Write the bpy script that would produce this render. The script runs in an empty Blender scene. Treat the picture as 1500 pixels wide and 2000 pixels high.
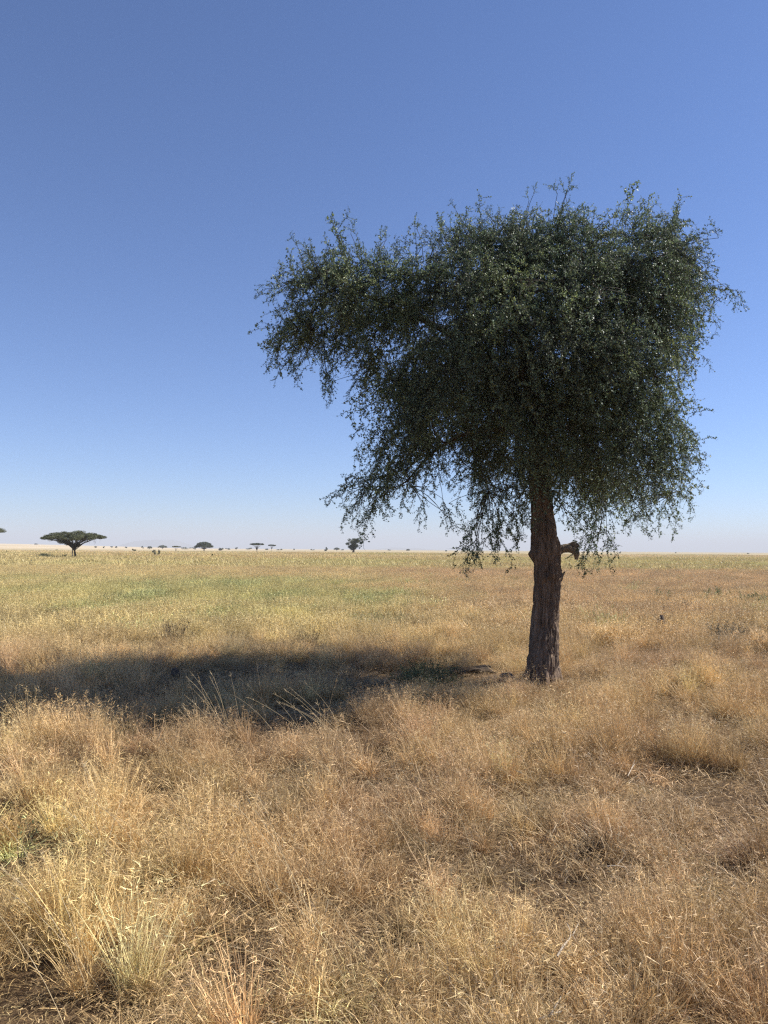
import bpy, math, random
import numpy as np
from mathutils import Matrix, Vector

R = math.radians
sc = bpy.context.scene
COL = sc.collection

# ------------------------------------------------------------------ camera, sky, sun, exposure
CAM_H = 2.0
PITCH, ROLL, F = 2.80, -0.42, 1500.0
cam_d = bpy.data.cameras.new('camera')
cam = bpy.data.objects.new('camera', cam_d)
COL.objects.link(cam)
cam_d.sensor_fit = 'HORIZONTAL'
cam_d.sensor_width = 36.0
cam_d.lens = 36.0
cam_d.clip_start = 0.05
cam_d.clip_end = 80000
cam.location = (0, 0, CAM_H)
cam.rotation_euler = (R(90 + PITCH), R(ROLL), 0)
sc.camera = cam

SUN_EL, SUN_AZ = 44.0, 13.0          # elevation; azimuth of the sun measured from +X towards +Y
world = bpy.data.worlds.new('World')
sc.world = world
world.use_nodes = True
world.cycles.sampling_method = 'NONE'     # smooth sky without a disc
wn = world.node_tree
bg = wn.nodes['Background']
sky = wn.nodes.new('ShaderNodeTexSky')
sky.sky_type = 'NISHITA'
sky.sun_disc = False
sky.sun_elevation = R(SUN_EL)
sky.sun_rotation = R(90 - SUN_AZ)
sky.altitude = 1500
sky.air_density = 1.0
sky.dust_density = 0.5
sky.ozone_density = 5.0
grade = wn.nodes.new('ShaderNodeVectorMath')          # white balance of the whole sky
grade.operation = 'MULTIPLY'
grade.inputs[1].default_value = (1.01, 1.10, 1.32)
wn.links.new(sky.outputs[0], grade.inputs[0])
wn.links.new(grade.outputs[0], bg.inputs[0])
bg.inputs[1].default_value = 0.07

sun_d = bpy.data.lights.new('sun', 'SUN')
sun_d.energy = 5.0
sun_d.angle = R(0.53)
sun_d.color = (1.0, 0.965, 0.91)
sun = bpy.data.objects.new('sun', sun_d)
COL.objects.link(sun)
sdir = Vector((math.cos(R(SUN_EL)) * math.cos(R(SUN_AZ)), math.cos(R(SUN_EL)) * math.sin(R(SUN_AZ)), math.sin(R(SUN_EL))))
sun.rotation_euler = sdir.to_track_quat('Z', 'Y').to_euler()
sun.location = (30, 12, 40)

vs = sc.view_settings
sc.display_settings.display_device = 'sRGB'
vs.view_transform = 'Standard'
vs.look = 'None'
vs.exposure = 0.72
vs.gamma = 1.0
vs.use_curve_mapping = False
sc.render.engine = 'CYCLES'
sc.cycles.use_denoising = False
sc.cycles.max_bounces = 6
sc.cycles.diffuse_bounces = 2
sc.cycles.glossy_bounces = 2
sc.cycles.transmission_bounces = 3
sc.cycles.volume_bounces = 0
sc.cycles.pixel_filter_type = 'BLACKMAN_HARRIS'
sc.cycles.filter_width = 1.3

# ------------------------------------------------------------------ helpers
rng = np.random.default_rng(11)
random.seed(5)
_rx = np.array(Matrix.Rotation(R(90 + PITCH), 3, 'X'))
_ry = np.array(Matrix.Rotation(R(ROLL), 3, 'Y'))
CR = _ry @ _rx


def at(px, py, Y):
    """the point at depth Y that the photograph shows at pixel px, py (used to size and site things)"""
    d = CR @ np.array([(px - 750) / F, -(py - 1000) / F, -1.0])
    return np.array([0, 0, CAM_H]) + d * (Y / d[1])


def _hash(ix, iy, iz, seed):
    h = (ix.astype(np.int64) * 374761393 + iy.astype(np.int64) * 668265263 + iz.astype(np.int64) * 2147483647 + seed * 1274126177) & 0xffffffff
    h = ((h ^ (h >> 13)) * 1274126177) & 0xffffffff
    h = ((h ^ (h >> 15)) * 2246822519) & 0xffffffff
    return ((h ^ (h >> 16)) & 0xffffff) / float(0xffffff)


def noise3(x, y, z, seed=0):
    x, y, z = np.broadcast_arrays(np.asarray(x, float), np.asarray(y, float), np.asarray(z, float))
    fx, fy, fz = np.floor(x), np.floor(y), np.floor(z)
    u, v, w = x - fx, y - fy, z - fz
    u, v, w = u * u * (3 - 2 * u), v * v * (3 - 2 * v), w * w * (3 - 2 * w)
    r = 0
    for a in (0, 1):
        for b in (0, 1):
            for c in (0, 1):
                r = r + _hash(fx + a, fy + b, fz + c, seed) * (u if a else 1 - u) * (v if b else 1 - v) * (w if c else 1 - w)
    return r


def noise2(x, y, seed=0):
    return noise3(x, y, np.zeros_like(np.asarray(x, float)) + 0.5, seed)


def fbm2(x, y, seed=0, octs=3):
    s, a, t = 0, 1.0, 0
    for o in range(octs):
        s = s + a * noise2(x * 2 ** o, y * 2 ** o, seed + o * 17)
        t += a
        a *= 0.5
    return s / t


def sstep(x, a, b):
    t = np.clip((x - a) / (b - a), 0, 1)
    return t * t * (3 - 2 * t)


def ground_z(x, y):
    x = np.asarray(x, float); y = np.asarray(y, float)
    r = np.hypot(x, y)
    az = np.degrees(np.arctan2(x, np.maximum(y, 1e-6)))
    z = 0.16 * (fbm2(x / 3.1 + 9, y / 3.1 + 4, 3, 3) - 0.5) * (1 - sstep(r, 60, 160))
    z = z + 0.9 * (fbm2(x / 90, y / 60, 8, 2) - 0.5) * sstep(r, 60, 300)
    rise = sstep(-az, 10, 30) * (1 - sstep(-az, 60, 110)) * np.where(y > 0, 1, 0)
    z = z + 11.0 * rise * sstep(r, 500, 2300)
    z = z + 1.5 * (fbm2(x / 700, y / 320, 19, 2) - 0.5) * sstep(r, 400, 900)
    return z


def mesh_np(name, verts, faces, smooth=False):
    """verts (n,3); faces: array (m,3) or (m,4), or list of arrays"""
    me = bpy.data.meshes.new(name)
    verts = np.asarray(verts, np.float32)
    if not isinstance(faces, (list, tuple)):
        faces = [faces]
    faces = [np.asarray(f, np.int32) for f in faces if len(f)]
    me.vertices.add(len(verts))
    me.vertices.foreach_set('co', verts.ravel())
    nl = sum(f.size for f in faces)
    nf = sum(len(f) for f in faces)
    me.loops.add(nl)
    me.polygons.add(nf)
    me.loops.foreach_set('vertex_index', np.concatenate([f.ravel() for f in faces]))
    ls, o = [], 0
    for f in faces:
        ls.append(o + np.arange(len(f)) * f.shape[1])
        o += f.size
    me.polygons.foreach_set('loop_start', np.concatenate(ls).astype(np.int32))
    if smooth:
        me.polygons.foreach_set('use_smooth', np.ones(nf, bool))
    me.update(calc_edges=True)
    return me


def add_attr(me, name, data, typ='FLOAT_COLOR', dom='POINT'):
    a = me.attributes.new(name, typ, dom)
    key = {'FLOAT_COLOR': 'color', 'FLOAT_VECTOR': 'vector', 'INT': 'value', 'FLOAT': 'value'}[typ]
    a.data.foreach_set(key, np.ascontiguousarray(data, np.int32 if typ == 'INT' else np.float32).ravel())


def link(o, parent=None):
    COL.objects.link(o)
    if parent is not None:
        o.parent = parent
    return o


def obj(name, me, mats=None, parent=None, loc=None):
    o = bpy.data.objects.new(name, me)
    if mats is not None:
        for m in (mats if isinstance(mats, (list, tuple)) else [mats]):
            me.materials.append(m)
    if loc is not None:
        o.location = loc
    return link(o, parent)


def tag(o, label=None, cat=None, group=None, kind=None):
    if label: o['label'] = label
    if cat: o['category'] = cat
    if group: o['group'] = group
    if kind: o['kind'] = kind
    return o


def thing(name, loc, label, cat, group=None, rz=0.0):
    o = bpy.data.objects.new(name, None)
    o.empty_display_size = 0.3
    o.location = loc
    o.rotation_euler = (0, 0, rz)
    COL.objects.link(o)
    return tag(o, label, cat, group)


def tube_arrays(pts, rad, sides=6, base=0, closed_tip=True):
    """swept tube with parallel frames -> verts, quads"""
    pts = np.asarray(pts, float); rad = np.asarray(rad, float)
    n = len(pts)
    tan = np.gradient(pts, axis=0)
    tan /= np.linalg.norm(tan, axis=1)[:, None] + 1e-9
    u = np.cross(tan[0], [0.3, 0.9, 0.2]); u /= np.linalg.norm(u) + 1e-9
    V = np.empty((n, sides, 3))
    ang = np.arange(sides) * 2 * math.pi / sides
    for i in range(n):
        u = u - tan[i] * np.dot(u, tan[i]); u /= np.linalg.norm(u) + 1e-9
        v = np.cross(tan[i], u)
        V[i] = pts[i] + rad[i] * (np.cos(ang)[:, None] * u + np.sin(ang)[:, None] * v)
    i = np.arange(n - 1)[:, None]; j = np.arange(sides)[None, :]
    a = i * sides + j; b = i * sides + (j + 1) % sides
    q = np.stack([a, b, b + sides, a + sides], -1).reshape(-1, 4) + base
    return V.reshape(-1, 3), q


class Acc:
    """collects triangles / quads with a material index and an optional per-vertex colour"""
    def __init__(s): s.v = []; s.q = []; s.t = []; s.qm = []; s.tm = []; s.c = []; s.n = 0

    def add(s, v, quads=None, tris=None, mat=0, col=None):
        v = np.asarray(v, float)
        s.v.append(v)
        if quads is not None and len(quads):
            s.q.append(np.asarray(quads) + s.n); s.qm.append(np.full(len(quads), mat))
        if tris is not None and len(tris):
            s.t.append(np.asarray(tris) + s.n); s.tm.append(np.full(len(tris), mat))
        s.c.append(np.zeros((len(v), 4)) if col is None else np.broadcast_to(col, (len(v), 4)))
        s.n += len(v)

    def tube(s, pts, rad, sides=5, mat=0, col=None):
        v, q = tube_arrays(pts, rad, sides)
        s.add(v, q, mat=mat, col=col)

    def mesh(s, name, smooth=False, colour=False):
        fs, ms = [], []
        if s.q: fs.append(np.concatenate(s.q)); ms.append(np.concatenate(s.qm))
        if s.t: fs.append(np.concatenate(s.t)); ms.append(np.concatenate(s.tm))
        me = mesh_np(name, np.concatenate(s.v), fs, smooth)
        if colour: add_attr(me, 'tone', np.concatenate(s.c))
        me['mi'] = 0
        s.mi = np.concatenate(ms).astype(np.int32)
        return me

    def build(s, name, mats, parent=None, smooth=False, colour=False, loc=None, linked=True):
        me = s.mesh(name, smooth, colour)
        for m in (mats if isinstance(mats, (list, tuple)) else [mats]):
            me.materials.append(m)
        me.polygons.foreach_set('material_index', s.mi)
        o = bpy.data.objects.new(name, me)
        if loc is not None: o.location = loc
        return link(o, parent) if linked else o


# ------------------------------------------------------------------ materials
def new_mat(name):
    m = bpy.data.materials.new(name)
    m.use_nodes = True
    nt = m.node_tree
    for n in list(nt.nodes): nt.nodes.remove(n)
    out = nt.nodes.new('ShaderNodeOutputMaterial')
    return m, nt, out


def nd(nt, t, **kw):
    n = nt.nodes.new(t)
    for k, v in kw.items():
        setattr(n, k, v)
    return n


def math_n(nt, op, a, b=None, c=None):
    n = nd(nt, 'ShaderNodeMath', operation=op)
    for i, x in enumerate((a, b, c)):
        if x is None: continue
        if isinstance(x, (int, float)): n.inputs[i].default_value = x
        else: nt.links.new(x, n.inputs[i])
    return n.outputs[0]


def mixc(nt, f, a, b, mode='MIX'):
    n = nd(nt, 'ShaderNodeMix', data_type='RGBA', blend_type=mode)
    for i, x in ((0, f), (6, a), (7, b)):
        if isinstance(x, (int, float)): n.inputs[i].default_value = x
        elif isinstance(x, (tuple, list)): n.inputs[i].default_value = (*x[:3], 1)
        else: nt.links.new(x, n.inputs[i])
    return n.outputs[2]


def tex_noise(nt, vec, scale, detail=3, rough=0.6):
    n = nd(nt, 'ShaderNodeTexNoise')
    n.inputs['Scale'].default_value = scale
    n.inputs['Detail'].default_value = detail
    n.inputs['Roughness'].default_value = rough
    if vec is not None: nt.links.new(vec, n.inputs['Vector'])
    return n.outputs[0]


def mapping(nt, vec, scale):
    n = nd(nt, 'ShaderNodeMapping')
    n.inputs['Scale'].default_value = scale
    nt.links.new(vec, n.inputs['Vector'])
    return n.outputs[0]


def ramp(nt, f, stops):
    n = nd(nt, 'ShaderNodeValToRGB')
    nt.links.new(f, n.inputs[0])
    e = n.color_ramp.elements
    while len(e) < len(stops): e.new(0.5)
    for i, (p, c) in enumerate(stops):
        e[i].position = p
        e[i].color = (*c, 1) if len(c) == 3 else c
    return n.outputs[0]


def foliage_shader(nt, out, col, transl=0.25, rough=0.5, spec=0.3):
    p = nd(nt, 'ShaderNodeBsdfPrincipled')
    nt.links.new(col, p.inputs['Base Color'])
    p.inputs['Roughness'].default_value = rough
    p.inputs['Specular IOR Level'].default_value = spec
    t = nd(nt, 'ShaderNodeBsdfTranslucent')
    nt.links.new(col, t.inputs['Color'])
    mx = nd(nt, 'ShaderNodeMixShader')
    mx.inputs[0].default_value = transl
    nt.links.new(p.outputs[0], mx.inputs[1]); nt.links.new(t.outputs[0], mx.inputs[2])
    nt.links.new(mx.outputs[0], out.inputs[0])


def mat_instanced(name, transl, rough, spec, lo=0.55, hi=1.35, hue=(1.05, 0.98, 0.85)):
    """colour = the instance's own tint times a per-strand tone"""
    m, nt, out = new_mat(name)
    a = nd(nt, 'ShaderNodeAttribute', attribute_type='INSTANCER', attribute_name='tint')
    b = nd(nt, 'ShaderNodeAttribute', attribute_type='GEOMETRY', attribute_name='tone')
    s = nd(nt, 'ShaderNodeSeparateColor')
    nt.links.new(b.outputs['Color'], s.inputs[0])
    k = math_n(nt, 'MULTIPLY_ADD', s.outputs[0], hi - lo, lo)
    v = nd(nt, 'ShaderNodeVectorMath', operation='SCALE')
    nt.links.new(a.outputs['Color'], v.inputs[0]); nt.links.new(k, v.inputs['Scale'])
    c = mixc(nt, s.outputs[1], v.outputs[0], mixc(nt, 1.0, v.outputs[0], hue, 'MULTIPLY'))
    foliage_shader(nt, out, c, transl, rough, spec)
    return m


M_GRASS = mat_instanced('dry_grass', 0.22, 0.5, 0.35, 0.35, 1.75)
M_LEAF = mat_instanced('thorn_tree_leaf', 0.25, 0.5, 0.4, 0.38, 2.2, (1.6, 1.35, 0.8))


def mat_simple(name, c1, c2, scale, rough=0.9, bump=0.0, detail=4, stretch=(1, 1, 1), transl=0.0):
    m, nt, out = new_mat(name)
    tc = nd(nt, 'ShaderNodeTexCoord')
    vec = mapping(nt, tc.outputs['Object'], stretch)
    f = tex_noise(nt, vec, scale, detail)
    col = ramp(nt, f, [(0.3, c1), (0.7, c2)])
    if transl:
        foliage_shader(nt, out, col, transl, rough, 0.2)
        return m
    p = nd(nt, 'ShaderNodeBsdfPrincipled')
    nt.links.new(col, p.inputs['Base Color'])
    p.inputs['Roughness'].default_value = rough
    p.inputs['Specular IOR Level'].default_value = 0.2
    if bump:
        bn = nd(nt, 'ShaderNodeBump')
        bn.inputs['Strength'].default_value = bump
        bn.inputs['Distance'].default_value = 0.02
        nt.links.new(tex_noise(nt, vec, scale * 2.5, 5), bn.inputs['Height'])
        nt.links.new(bn.outputs[0], p.inputs['Normal'])
    nt.links.new(p.outputs[0], out.inputs[0])
    return m


M_BARK = mat_simple('fissured_bark', (0.065, 0.046, 0.034), (0.25, 0.178, 0.125), 9, 0.92, 0.7, 6, (1.6, 1.6, 0.35))
M_TWIG = mat_simple('twig_bark', (0.035, 0.03, 0.022), (0.085, 0.07, 0.05), 6, 0.85)
M_LIMB = mat_simple('limb_bark', (0.04, 0.028, 0.02), (0.11, 0.078, 0.055), 8, 0.9, 0.5)
M_DEADWOOD = mat_simple('weathered_wood', (0.09, 0.068, 0.048), (0.30, 0.235, 0.165), 16, 0.9, 0.6, 5, (1, 1, 0.4))
M_PALEWOOD = mat_simple('bleached_wood', (0.32, 0.26, 0.19), (0.55, 0.47, 0.36), 10, 0.85, 0.4)
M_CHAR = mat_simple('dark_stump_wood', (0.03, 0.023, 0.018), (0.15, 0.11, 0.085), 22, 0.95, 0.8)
M_ROCK = mat_simple('mottled_stone', (0.03, 0.024, 0.02), (0.20, 0.17, 0.14), 16, 0.9, 0.8)
M_ACLEAF = mat_simple('acacia_foliage', (0.085, 0.092, 0.048), (0.17, 0.175, 0.09), 1.1, 0.75, transl=0.15)
M_FARLEAF = mat_simple('far_foliage', (0.05, 0.062, 0.032), (0.11, 0.125, 0.06), 0.5, 0.8, transl=0.15)
M_DRYBUSH = mat_simple('dry_bush_foliage', (0.10, 0.10, 0.055), (0.20, 0.19, 0.11), 2.0, 0.8, transl=0.2)
M_OLIVE = mat_simple('olive_weed', (0.06, 0.08, 0.03), (0.14, 0.16, 0.06), 5.0, 0.7, transl=0.25)
M_WEED = mat_simple('green_weed', (0.11, 0.13, 0.055), (0.22, 0.235, 0.11), 5.0, 0.7, transl=0.3)
M_PALEBUSH = mat_simple('grey_green_bush', (0.17, 0.175, 0.12), (0.30, 0.30, 0.21), 1.5, 0.8, transl=0.25)
M_GREY = mat_simple('grey_scrub', (0.09, 0.085, 0.06), (0.22, 0.2, 0.15), 7.0, 0.8, transl=0.15)
M_FARBARK = mat_simple('far_bark', (0.045, 0.035, 0.028), (0.10, 0.08, 0.06), 4, 0.9)
M_FARPALE = mat_simple('pale_bark', (0.22, 0.17, 0.12), (0.36, 0.29, 0.22), 4, 0.9)
M_HILL = mat_simple('far_hill_scrub', (0.10, 0.10, 0.07), (0.22, 0.19, 0.13), 0.01, 0.95)


def mat_ground():
    m, nt, out = new_mat('savanna_ground')
    g = nd(nt, 'ShaderNodeNewGeometry')
    P = g.outputs['Position']
    ln = nd(nt, 'ShaderNodeVectorMath', operation='LENGTH')
    nt.links.new(P, ln.inputs[0])
    r = ln.outputs['Value']
    # litter close by
    n1 = tex_noise(nt, P, 22, 6, 0.7)
    lit = ramp(nt, n1, [(0.3, (0.035, 0.022, 0.013)), (0.55, (0.12, 0.076, 0.04)), (0.75, (0.30, 0.20, 0.105))])
    # the closed grass canopy beyond
    big = tex_noise(nt, mapping(nt, P, (0.5, 1.0, 0.0)), 0.011, 4, 0.55)
    mid = tex_noise(nt, mapping(nt, P, (0.6, 1.0, 0.0)), 0.05, 4, 0.6)
    can = ramp(nt, big, [(0.36, (0.27, 0.235, 0.115)), (0.47, (0.37, 0.295, 0.155)), (0.56, (0.50, 0.39, 0.225)), (0.66, (0.33, 0.28, 0.14))])
    can = mixc(nt, math_n(nt, 'MULTIPLY', mid, 0.55), can, (0.29, 0.235, 0.12))
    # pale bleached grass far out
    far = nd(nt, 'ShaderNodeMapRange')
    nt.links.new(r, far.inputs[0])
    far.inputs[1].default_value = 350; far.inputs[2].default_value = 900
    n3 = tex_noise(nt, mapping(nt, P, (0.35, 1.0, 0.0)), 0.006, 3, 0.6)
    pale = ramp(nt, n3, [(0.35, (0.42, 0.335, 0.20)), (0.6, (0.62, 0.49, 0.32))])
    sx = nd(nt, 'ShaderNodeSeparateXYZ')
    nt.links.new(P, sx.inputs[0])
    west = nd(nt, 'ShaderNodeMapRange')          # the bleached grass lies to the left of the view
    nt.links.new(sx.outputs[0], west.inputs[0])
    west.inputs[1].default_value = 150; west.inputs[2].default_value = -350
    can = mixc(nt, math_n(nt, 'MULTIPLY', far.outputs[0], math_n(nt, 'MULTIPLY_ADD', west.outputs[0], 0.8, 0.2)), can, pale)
    mr = nd(nt, 'ShaderNodeMapRange')
    nt.links.new(r, mr.inputs[0])
    mr.inputs[1].default_value = 45; mr.inputs[2].default_value = 150
    col = mixc(nt, mr.outputs[0], lit, can)
    p = nd(nt, 'ShaderNodeBsdfPrincipled')
    nt.links.new(col, p.inputs['Base Color'])
    p.inputs['Roughness'].default_value = 0.95
    p.inputs['Specular IOR Level'].default_value = 0.1
    bn = nd(nt, 'ShaderNodeBump')
    bn.inputs['Strength'].default_value = 0.8; bn.inputs['Distance'].default_value = 0.03
    nt.links.new(n1, bn.inputs['Height'])
    nt.links.new(bn.outputs[0], p.inputs['Normal'])
    nt.links.new(p.outputs[0], out.inputs[0])
    return m


# ------------------------------------------------------------------ ground sheet, hills, haze
def build_ground():
    radii = np.concatenate([[0.0], np.geomspace(0.6, 34000, 165)])
    A = 540
    # finer angles in front of the camera
    t = np.linspace(0, 1, A, endpoint=False)
    ang = 2 * math.pi * t
    ang = ang - 0.55 * np.sin(ang - math.pi / 2)
    X = radii[1:, None] * np.cos(ang)[None]; Y = radii[1:, None] * np.sin(ang)[None]
    Z = ground_z(X, Y)
    V = np.stack([X, Y, Z], -1).reshape(-1, 3)
    V = np.vstack([V, [[0, 0, float(ground_z(0, 0.01))]]])
    nR = len(radii) - 1
    i = np.arange(nR - 1)[:, None]; j = np.arange(A)[None]
    a = i * A + j; b = i * A + (j + 1) % A
    q = np.stack([a, a + A, b + A, b], -1).reshape(-1, 4)
    c = len(V) - 1
    j = np.arange(A)
    tr = np.stack([np.full(A, c), j, (j + 1) % A], -1)
    me = mesh_np('ground', V, [q, tr], smooth=True)
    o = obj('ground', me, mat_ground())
    tag(o, kind='structure')


build_ground()


def build_hill(px0, px1, prof, dist, depth):
    """a far hill: profile heights in photo pixels along its width, real depth behind"""
    n, mrows = 60, 16
    xs = np.linspace(px0, px1, n)
    h = np.interp(np.linspace(0, 1, n), [p[0] for p in prof], [p[1] for p in prof])
    h = h + 0.9 * (fbm2(xs / 9.0, xs * 0 + 3, 5, 3) - 0.5) * (h > 0.8)
    V = []
    for k in range(mrows):
        s = k / (mrows - 1) * 2 - 1
        w = math.sqrt(max(0, 1 - s * s)) ** 0.7
        for x, hh in zip(xs, h):
            X = (x - 750) / F * dist
            Y = dist + s * depth
            z = (hh / F * dist) * w + 14 * (float(noise2(X / 260, Y / 260, 9)) - 0.5) * w * min(1, hh)
            V.append((X, Y, z - 4 + ground_z(X, Y) * 0))
    i = np.arange(mrows - 1)[:, None]; j = np.arange(n - 1)[None]
    a = i * n + j
    q = np.stack([a, a + 1, a + n + 1, a + n], -1).reshape(-1, 4)
    o = obj('hill', mesh_np('hill', V, q, True), M_HILL)
    tag(o, kind='structure')
    return o


build_hill(215, 390, [(0, 0), (.20, 1), (.30, 5), (.36, 12), (.42, 15), (.6, 17), (.70, 16), (.77, 9), (.84, 3), (.92, 1), (1, 0)], 11000, 900)
build_hill(730, 860, [(0, 0), (.12, 3), (.3, 5), (.45, 3.5), (.62, 5), (.75, 3), (1, 0)], 12500, 900)
build_hill(330, 470, [(0, 0), (.2, 3), (.5, 4), (.8, 2), (1, 0)], 12800, 700)

hz, nt, out = new_mat('haze_air')
pv = nd(nt, 'ShaderNodeVolumePrincipled')
pv.inputs['Color'].default_value = (0.93, 0.92, 0.91, 1)
pv.inputs['Density'].default_value = 0.00021
pv.inputs['Anisotropy'].default_value = 0.0
nt.links.new(pv.outputs[0], out.inputs['Volume'])
S, z0, z1 = 15500.0, -9.0, 175.0
hv = [(x, y, z) for z in (z0, z1) for y in (-S, S) for x in (-S, S)]
hq = [(0, 2, 3, 1), (4, 5, 7, 6), (0, 1, 5, 4), (2, 6, 7, 3), (0, 4, 6, 2), (1, 3, 7, 5)]
HAZE = True
if HAZE:
    tag(obj('haze', mesh_np('haze', hv, np.array(hq)), hz), kind='stuff')


# ------------------------------------------------------------------ instancing by geometry nodes
def gn_scatter(name, P, rot, scl, idx, tint, coll, parent=None, loc=None):
    me = bpy.data.meshes.new(name)
    me.vertices.add(len(P))
    me.vertices.foreach_set('co', np.asarray(P, np.float32).ravel())
    add_attr(me, 'rot', rot, 'FLOAT_VECTOR')
    add_attr(me, 'scl', scl, 'FLOAT_VECTOR')
    add_attr(me, 'idx', idx, 'INT')
    if tint.shape[1] == 3: tint = np.hstack([tint, np.ones((len(tint), 1))])
    add_attr(me, 'tint', tint)
    o = bpy.data.objects.new(name, me)
    if loc is not None: o.location = loc
    link(o, parent)
    ng = bpy.data.node_groups.new(name + '_nodes', 'GeometryNodeTree')
    ng.interface.new_socket('Geometry', in_out='INPUT', socket_type='NodeSocketGeometry')
    ng.interface.new_socket('Geometry', in_out='OUTPUT', socket_type='NodeSocketGeometry')
    gi = ng.nodes.new('NodeGroupInput'); go = ng.nodes.new('NodeGroupOutput')
    ci = ng.nodes.new('GeometryNodeCollectionInfo')
    ci.inputs['Collection'].default_value = coll
    ci.inputs['Separate Children'].default_value = True
    ci.inputs['Reset Children'].default_value = True
    ip = ng.nodes.new('GeometryNodeInstanceOnPoints')
    ip.inputs['Pick Instance'].default_value = True

    def attr(n, t):
        a = ng.nodes.new('GeometryNodeInputNamedAttribute')
        a.data_type = t
        a.inputs['Name'].default_value = n
        return a.outputs['Attribute']
    e2r = ng.nodes.new('FunctionNodeEulerToRotation')
    ng.links.new(attr('rot', 'FLOAT_VECTOR'), e2r.inputs[0])
    ng.links.new(gi.outputs[0], ip.inputs['Points'])
    ng.links.new(ci.outputs[0], ip.inputs['Instance'])
    ng.links.new(attr('idx', 'INT'), ip.inputs['Instance Index'])
    ng.links.new(e2r.outputs[0], ip.inputs['Rotation'])
    ng.links.new(attr('scl', 'FLOAT_VECTOR'), ip.inputs['Scale'])
    ng.links.new(ip.outputs[0], go.inputs[0])
    md = o.modifiers.new('scatter', 'NODES')
    md.node_group = ng
    return o


# ------------------------------------------------------------------ the big thorn tree
TY = 11.75
MPP = TY / F


def tw(px, py):
    p = at(px, py, TY)
    return p


base = tw(1060, 1325)
tree = thing('thorn_tree', (base[0], TY, 0), 'large leaning-crowned thorn tree with drooping spiny branches and a dark fissured trunk', 'tree')
T0 = np.array([base[0], TY, 0.0])

trunk_px = [(1352, 1057, 37), (1330, 1058, 33.5), (1300, 1059, 30), (1270, 1060.5, 28), (1240, 1063.5, 27), (1200, 1066.5, 26), (1160, 1068.5, 26),
            (1125, 1070, 27), (1100, 1067.5, 28), (1080, 1063.5, 28.5), (1060, 1062.5, 27), (1030, 1059.5, 23.5), (1000, 1056.5, 21.5), (960, 1053, 21), (920, 1051, 20),
            (880, 1052, 18), (850, 1054, 16)]


def build_trunk():
    rows, sides = 420, 150
    cz = np.array([tw(c, y)[2] for y, c, w in trunk_px]); cx = np.array([tw(c, y)[0] for y, c, w in trunk_px])
    cr = np.array([w * MPP for y, c, w in trunk_px])
    z = np.linspace(cz[0], cz[-1], rows)
    x = np.interp(z, cz, cx); r = np.interp(z, cz, cr)
    k = np.ones(15) / 15
    x = np.convolve(np.pad(x, 7, 'edge'), k, 'valid'); r = np.convolve(np.pad(r, 7, 'edge'), k, 'valid')
    yy = TY + 0.10 * np.sin(z * 1.7) * np.clip(z, 0, 1)
    th = np.linspace(0, 2 * math.pi, sides, endpoint=False)
    C, S_ = np.cos(th)[None], np.sin(th)[None]
    Z = z[:, None] + 0 * C
    # slow lobes (fluted stem), roots, fissures
    lob = 0.07 * np.sin(3 * th[None] + 1.2 * z[:, None] + 0.6) + 0.045 * np.sin(5 * th[None] - 0.9 * z[:, None] + 2)
    flare = np.exp(-np.clip(Z - 0.02, 0, 9) / 0.16)
    lob = lob + 0.20 * flare * np.maximum(0, np.sin(4 * th[None] + 2.4)) + 0.05 * flare
    wx = 0.6 * noise3(C * 2, S_ * 2, Z * 2.2, 4)
    rid = noise3(C * 9.5 + wx * 4, S_ * 9.5 + wx * 3, Z * 3.0, 7)
    rid = 1 - np.abs(rid * 2 - 1)
    rid2 = noise3(C * 19, S_ * 19, Z * 9, 12)
    crk = noise3(C * 6, S_ * 6, Z * 16, 15)
    disp = -0.042 * np.clip(rid - 0.50, 0, 1) * 2.0 + 0.014 * (rid2 - 0.5) - 0.011 * sstep(crk, 0.6, 0.68)
    big = 0.02 * (noise3(C * 1.7, S_ * 1.7, Z * 2.4, 31) - 0.5)
    RR = r[:, None] * (1 + lob) + disp + big
    # swellings: ledge below left notch, knot facing the camera, collar of the dead branch
    def bump(zc, tc, sz, st, a):
        dt = (th[None] - tc + math.pi) % (2 * math.pi) - math.pi
        return a * np.exp(-((Z - zc) / sz) ** 2 - (dt / st) ** 2)
    zk = lambda py: tw(1060, py)[2]
    RR = RR + bump(zk(1083), math.pi, 0.06, 0.6, 0.045) - bump(zk(1103), math.pi, 0.05, 0.5, 0.03)
    RR = RR + bump(zk(1120), -math.pi / 2 - 0.25, 0.09, 0.45, 0.045) - bump(zk(1119), -math.pi / 2 - 0.25, 0.045, 0.2, 0.06)
    RR = RR + bump(zk(1070), 0, 0.11, 0.6, 0.05) + bump(zk(1128), 0.2, 0.08, 0.5, 0.02) - bump(zk(1165), -math.pi / 2 + 0.35, 0.16, 0.22, 0.03)
    V = np.stack([x[:, None] + RR * C, yy[:, None] + RR * S_, Z], -1).reshape(-1, 3) - T0
    i = np.arange(rows - 1)[:, None]; j = np.arange(sides)[None]
    a = i * sides + j; b = i * sides + (j + 1) % sides
    q = np.stack([a, b, b + sides, a + sides], -1).reshape(-1, 4)
    obj('trunk', mesh_np('trunk', V, q, True), M_BARK, tree)
    return np.array([x[-1], yy[-1], z[-1]])


trunk_top = build_trunk()


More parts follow.
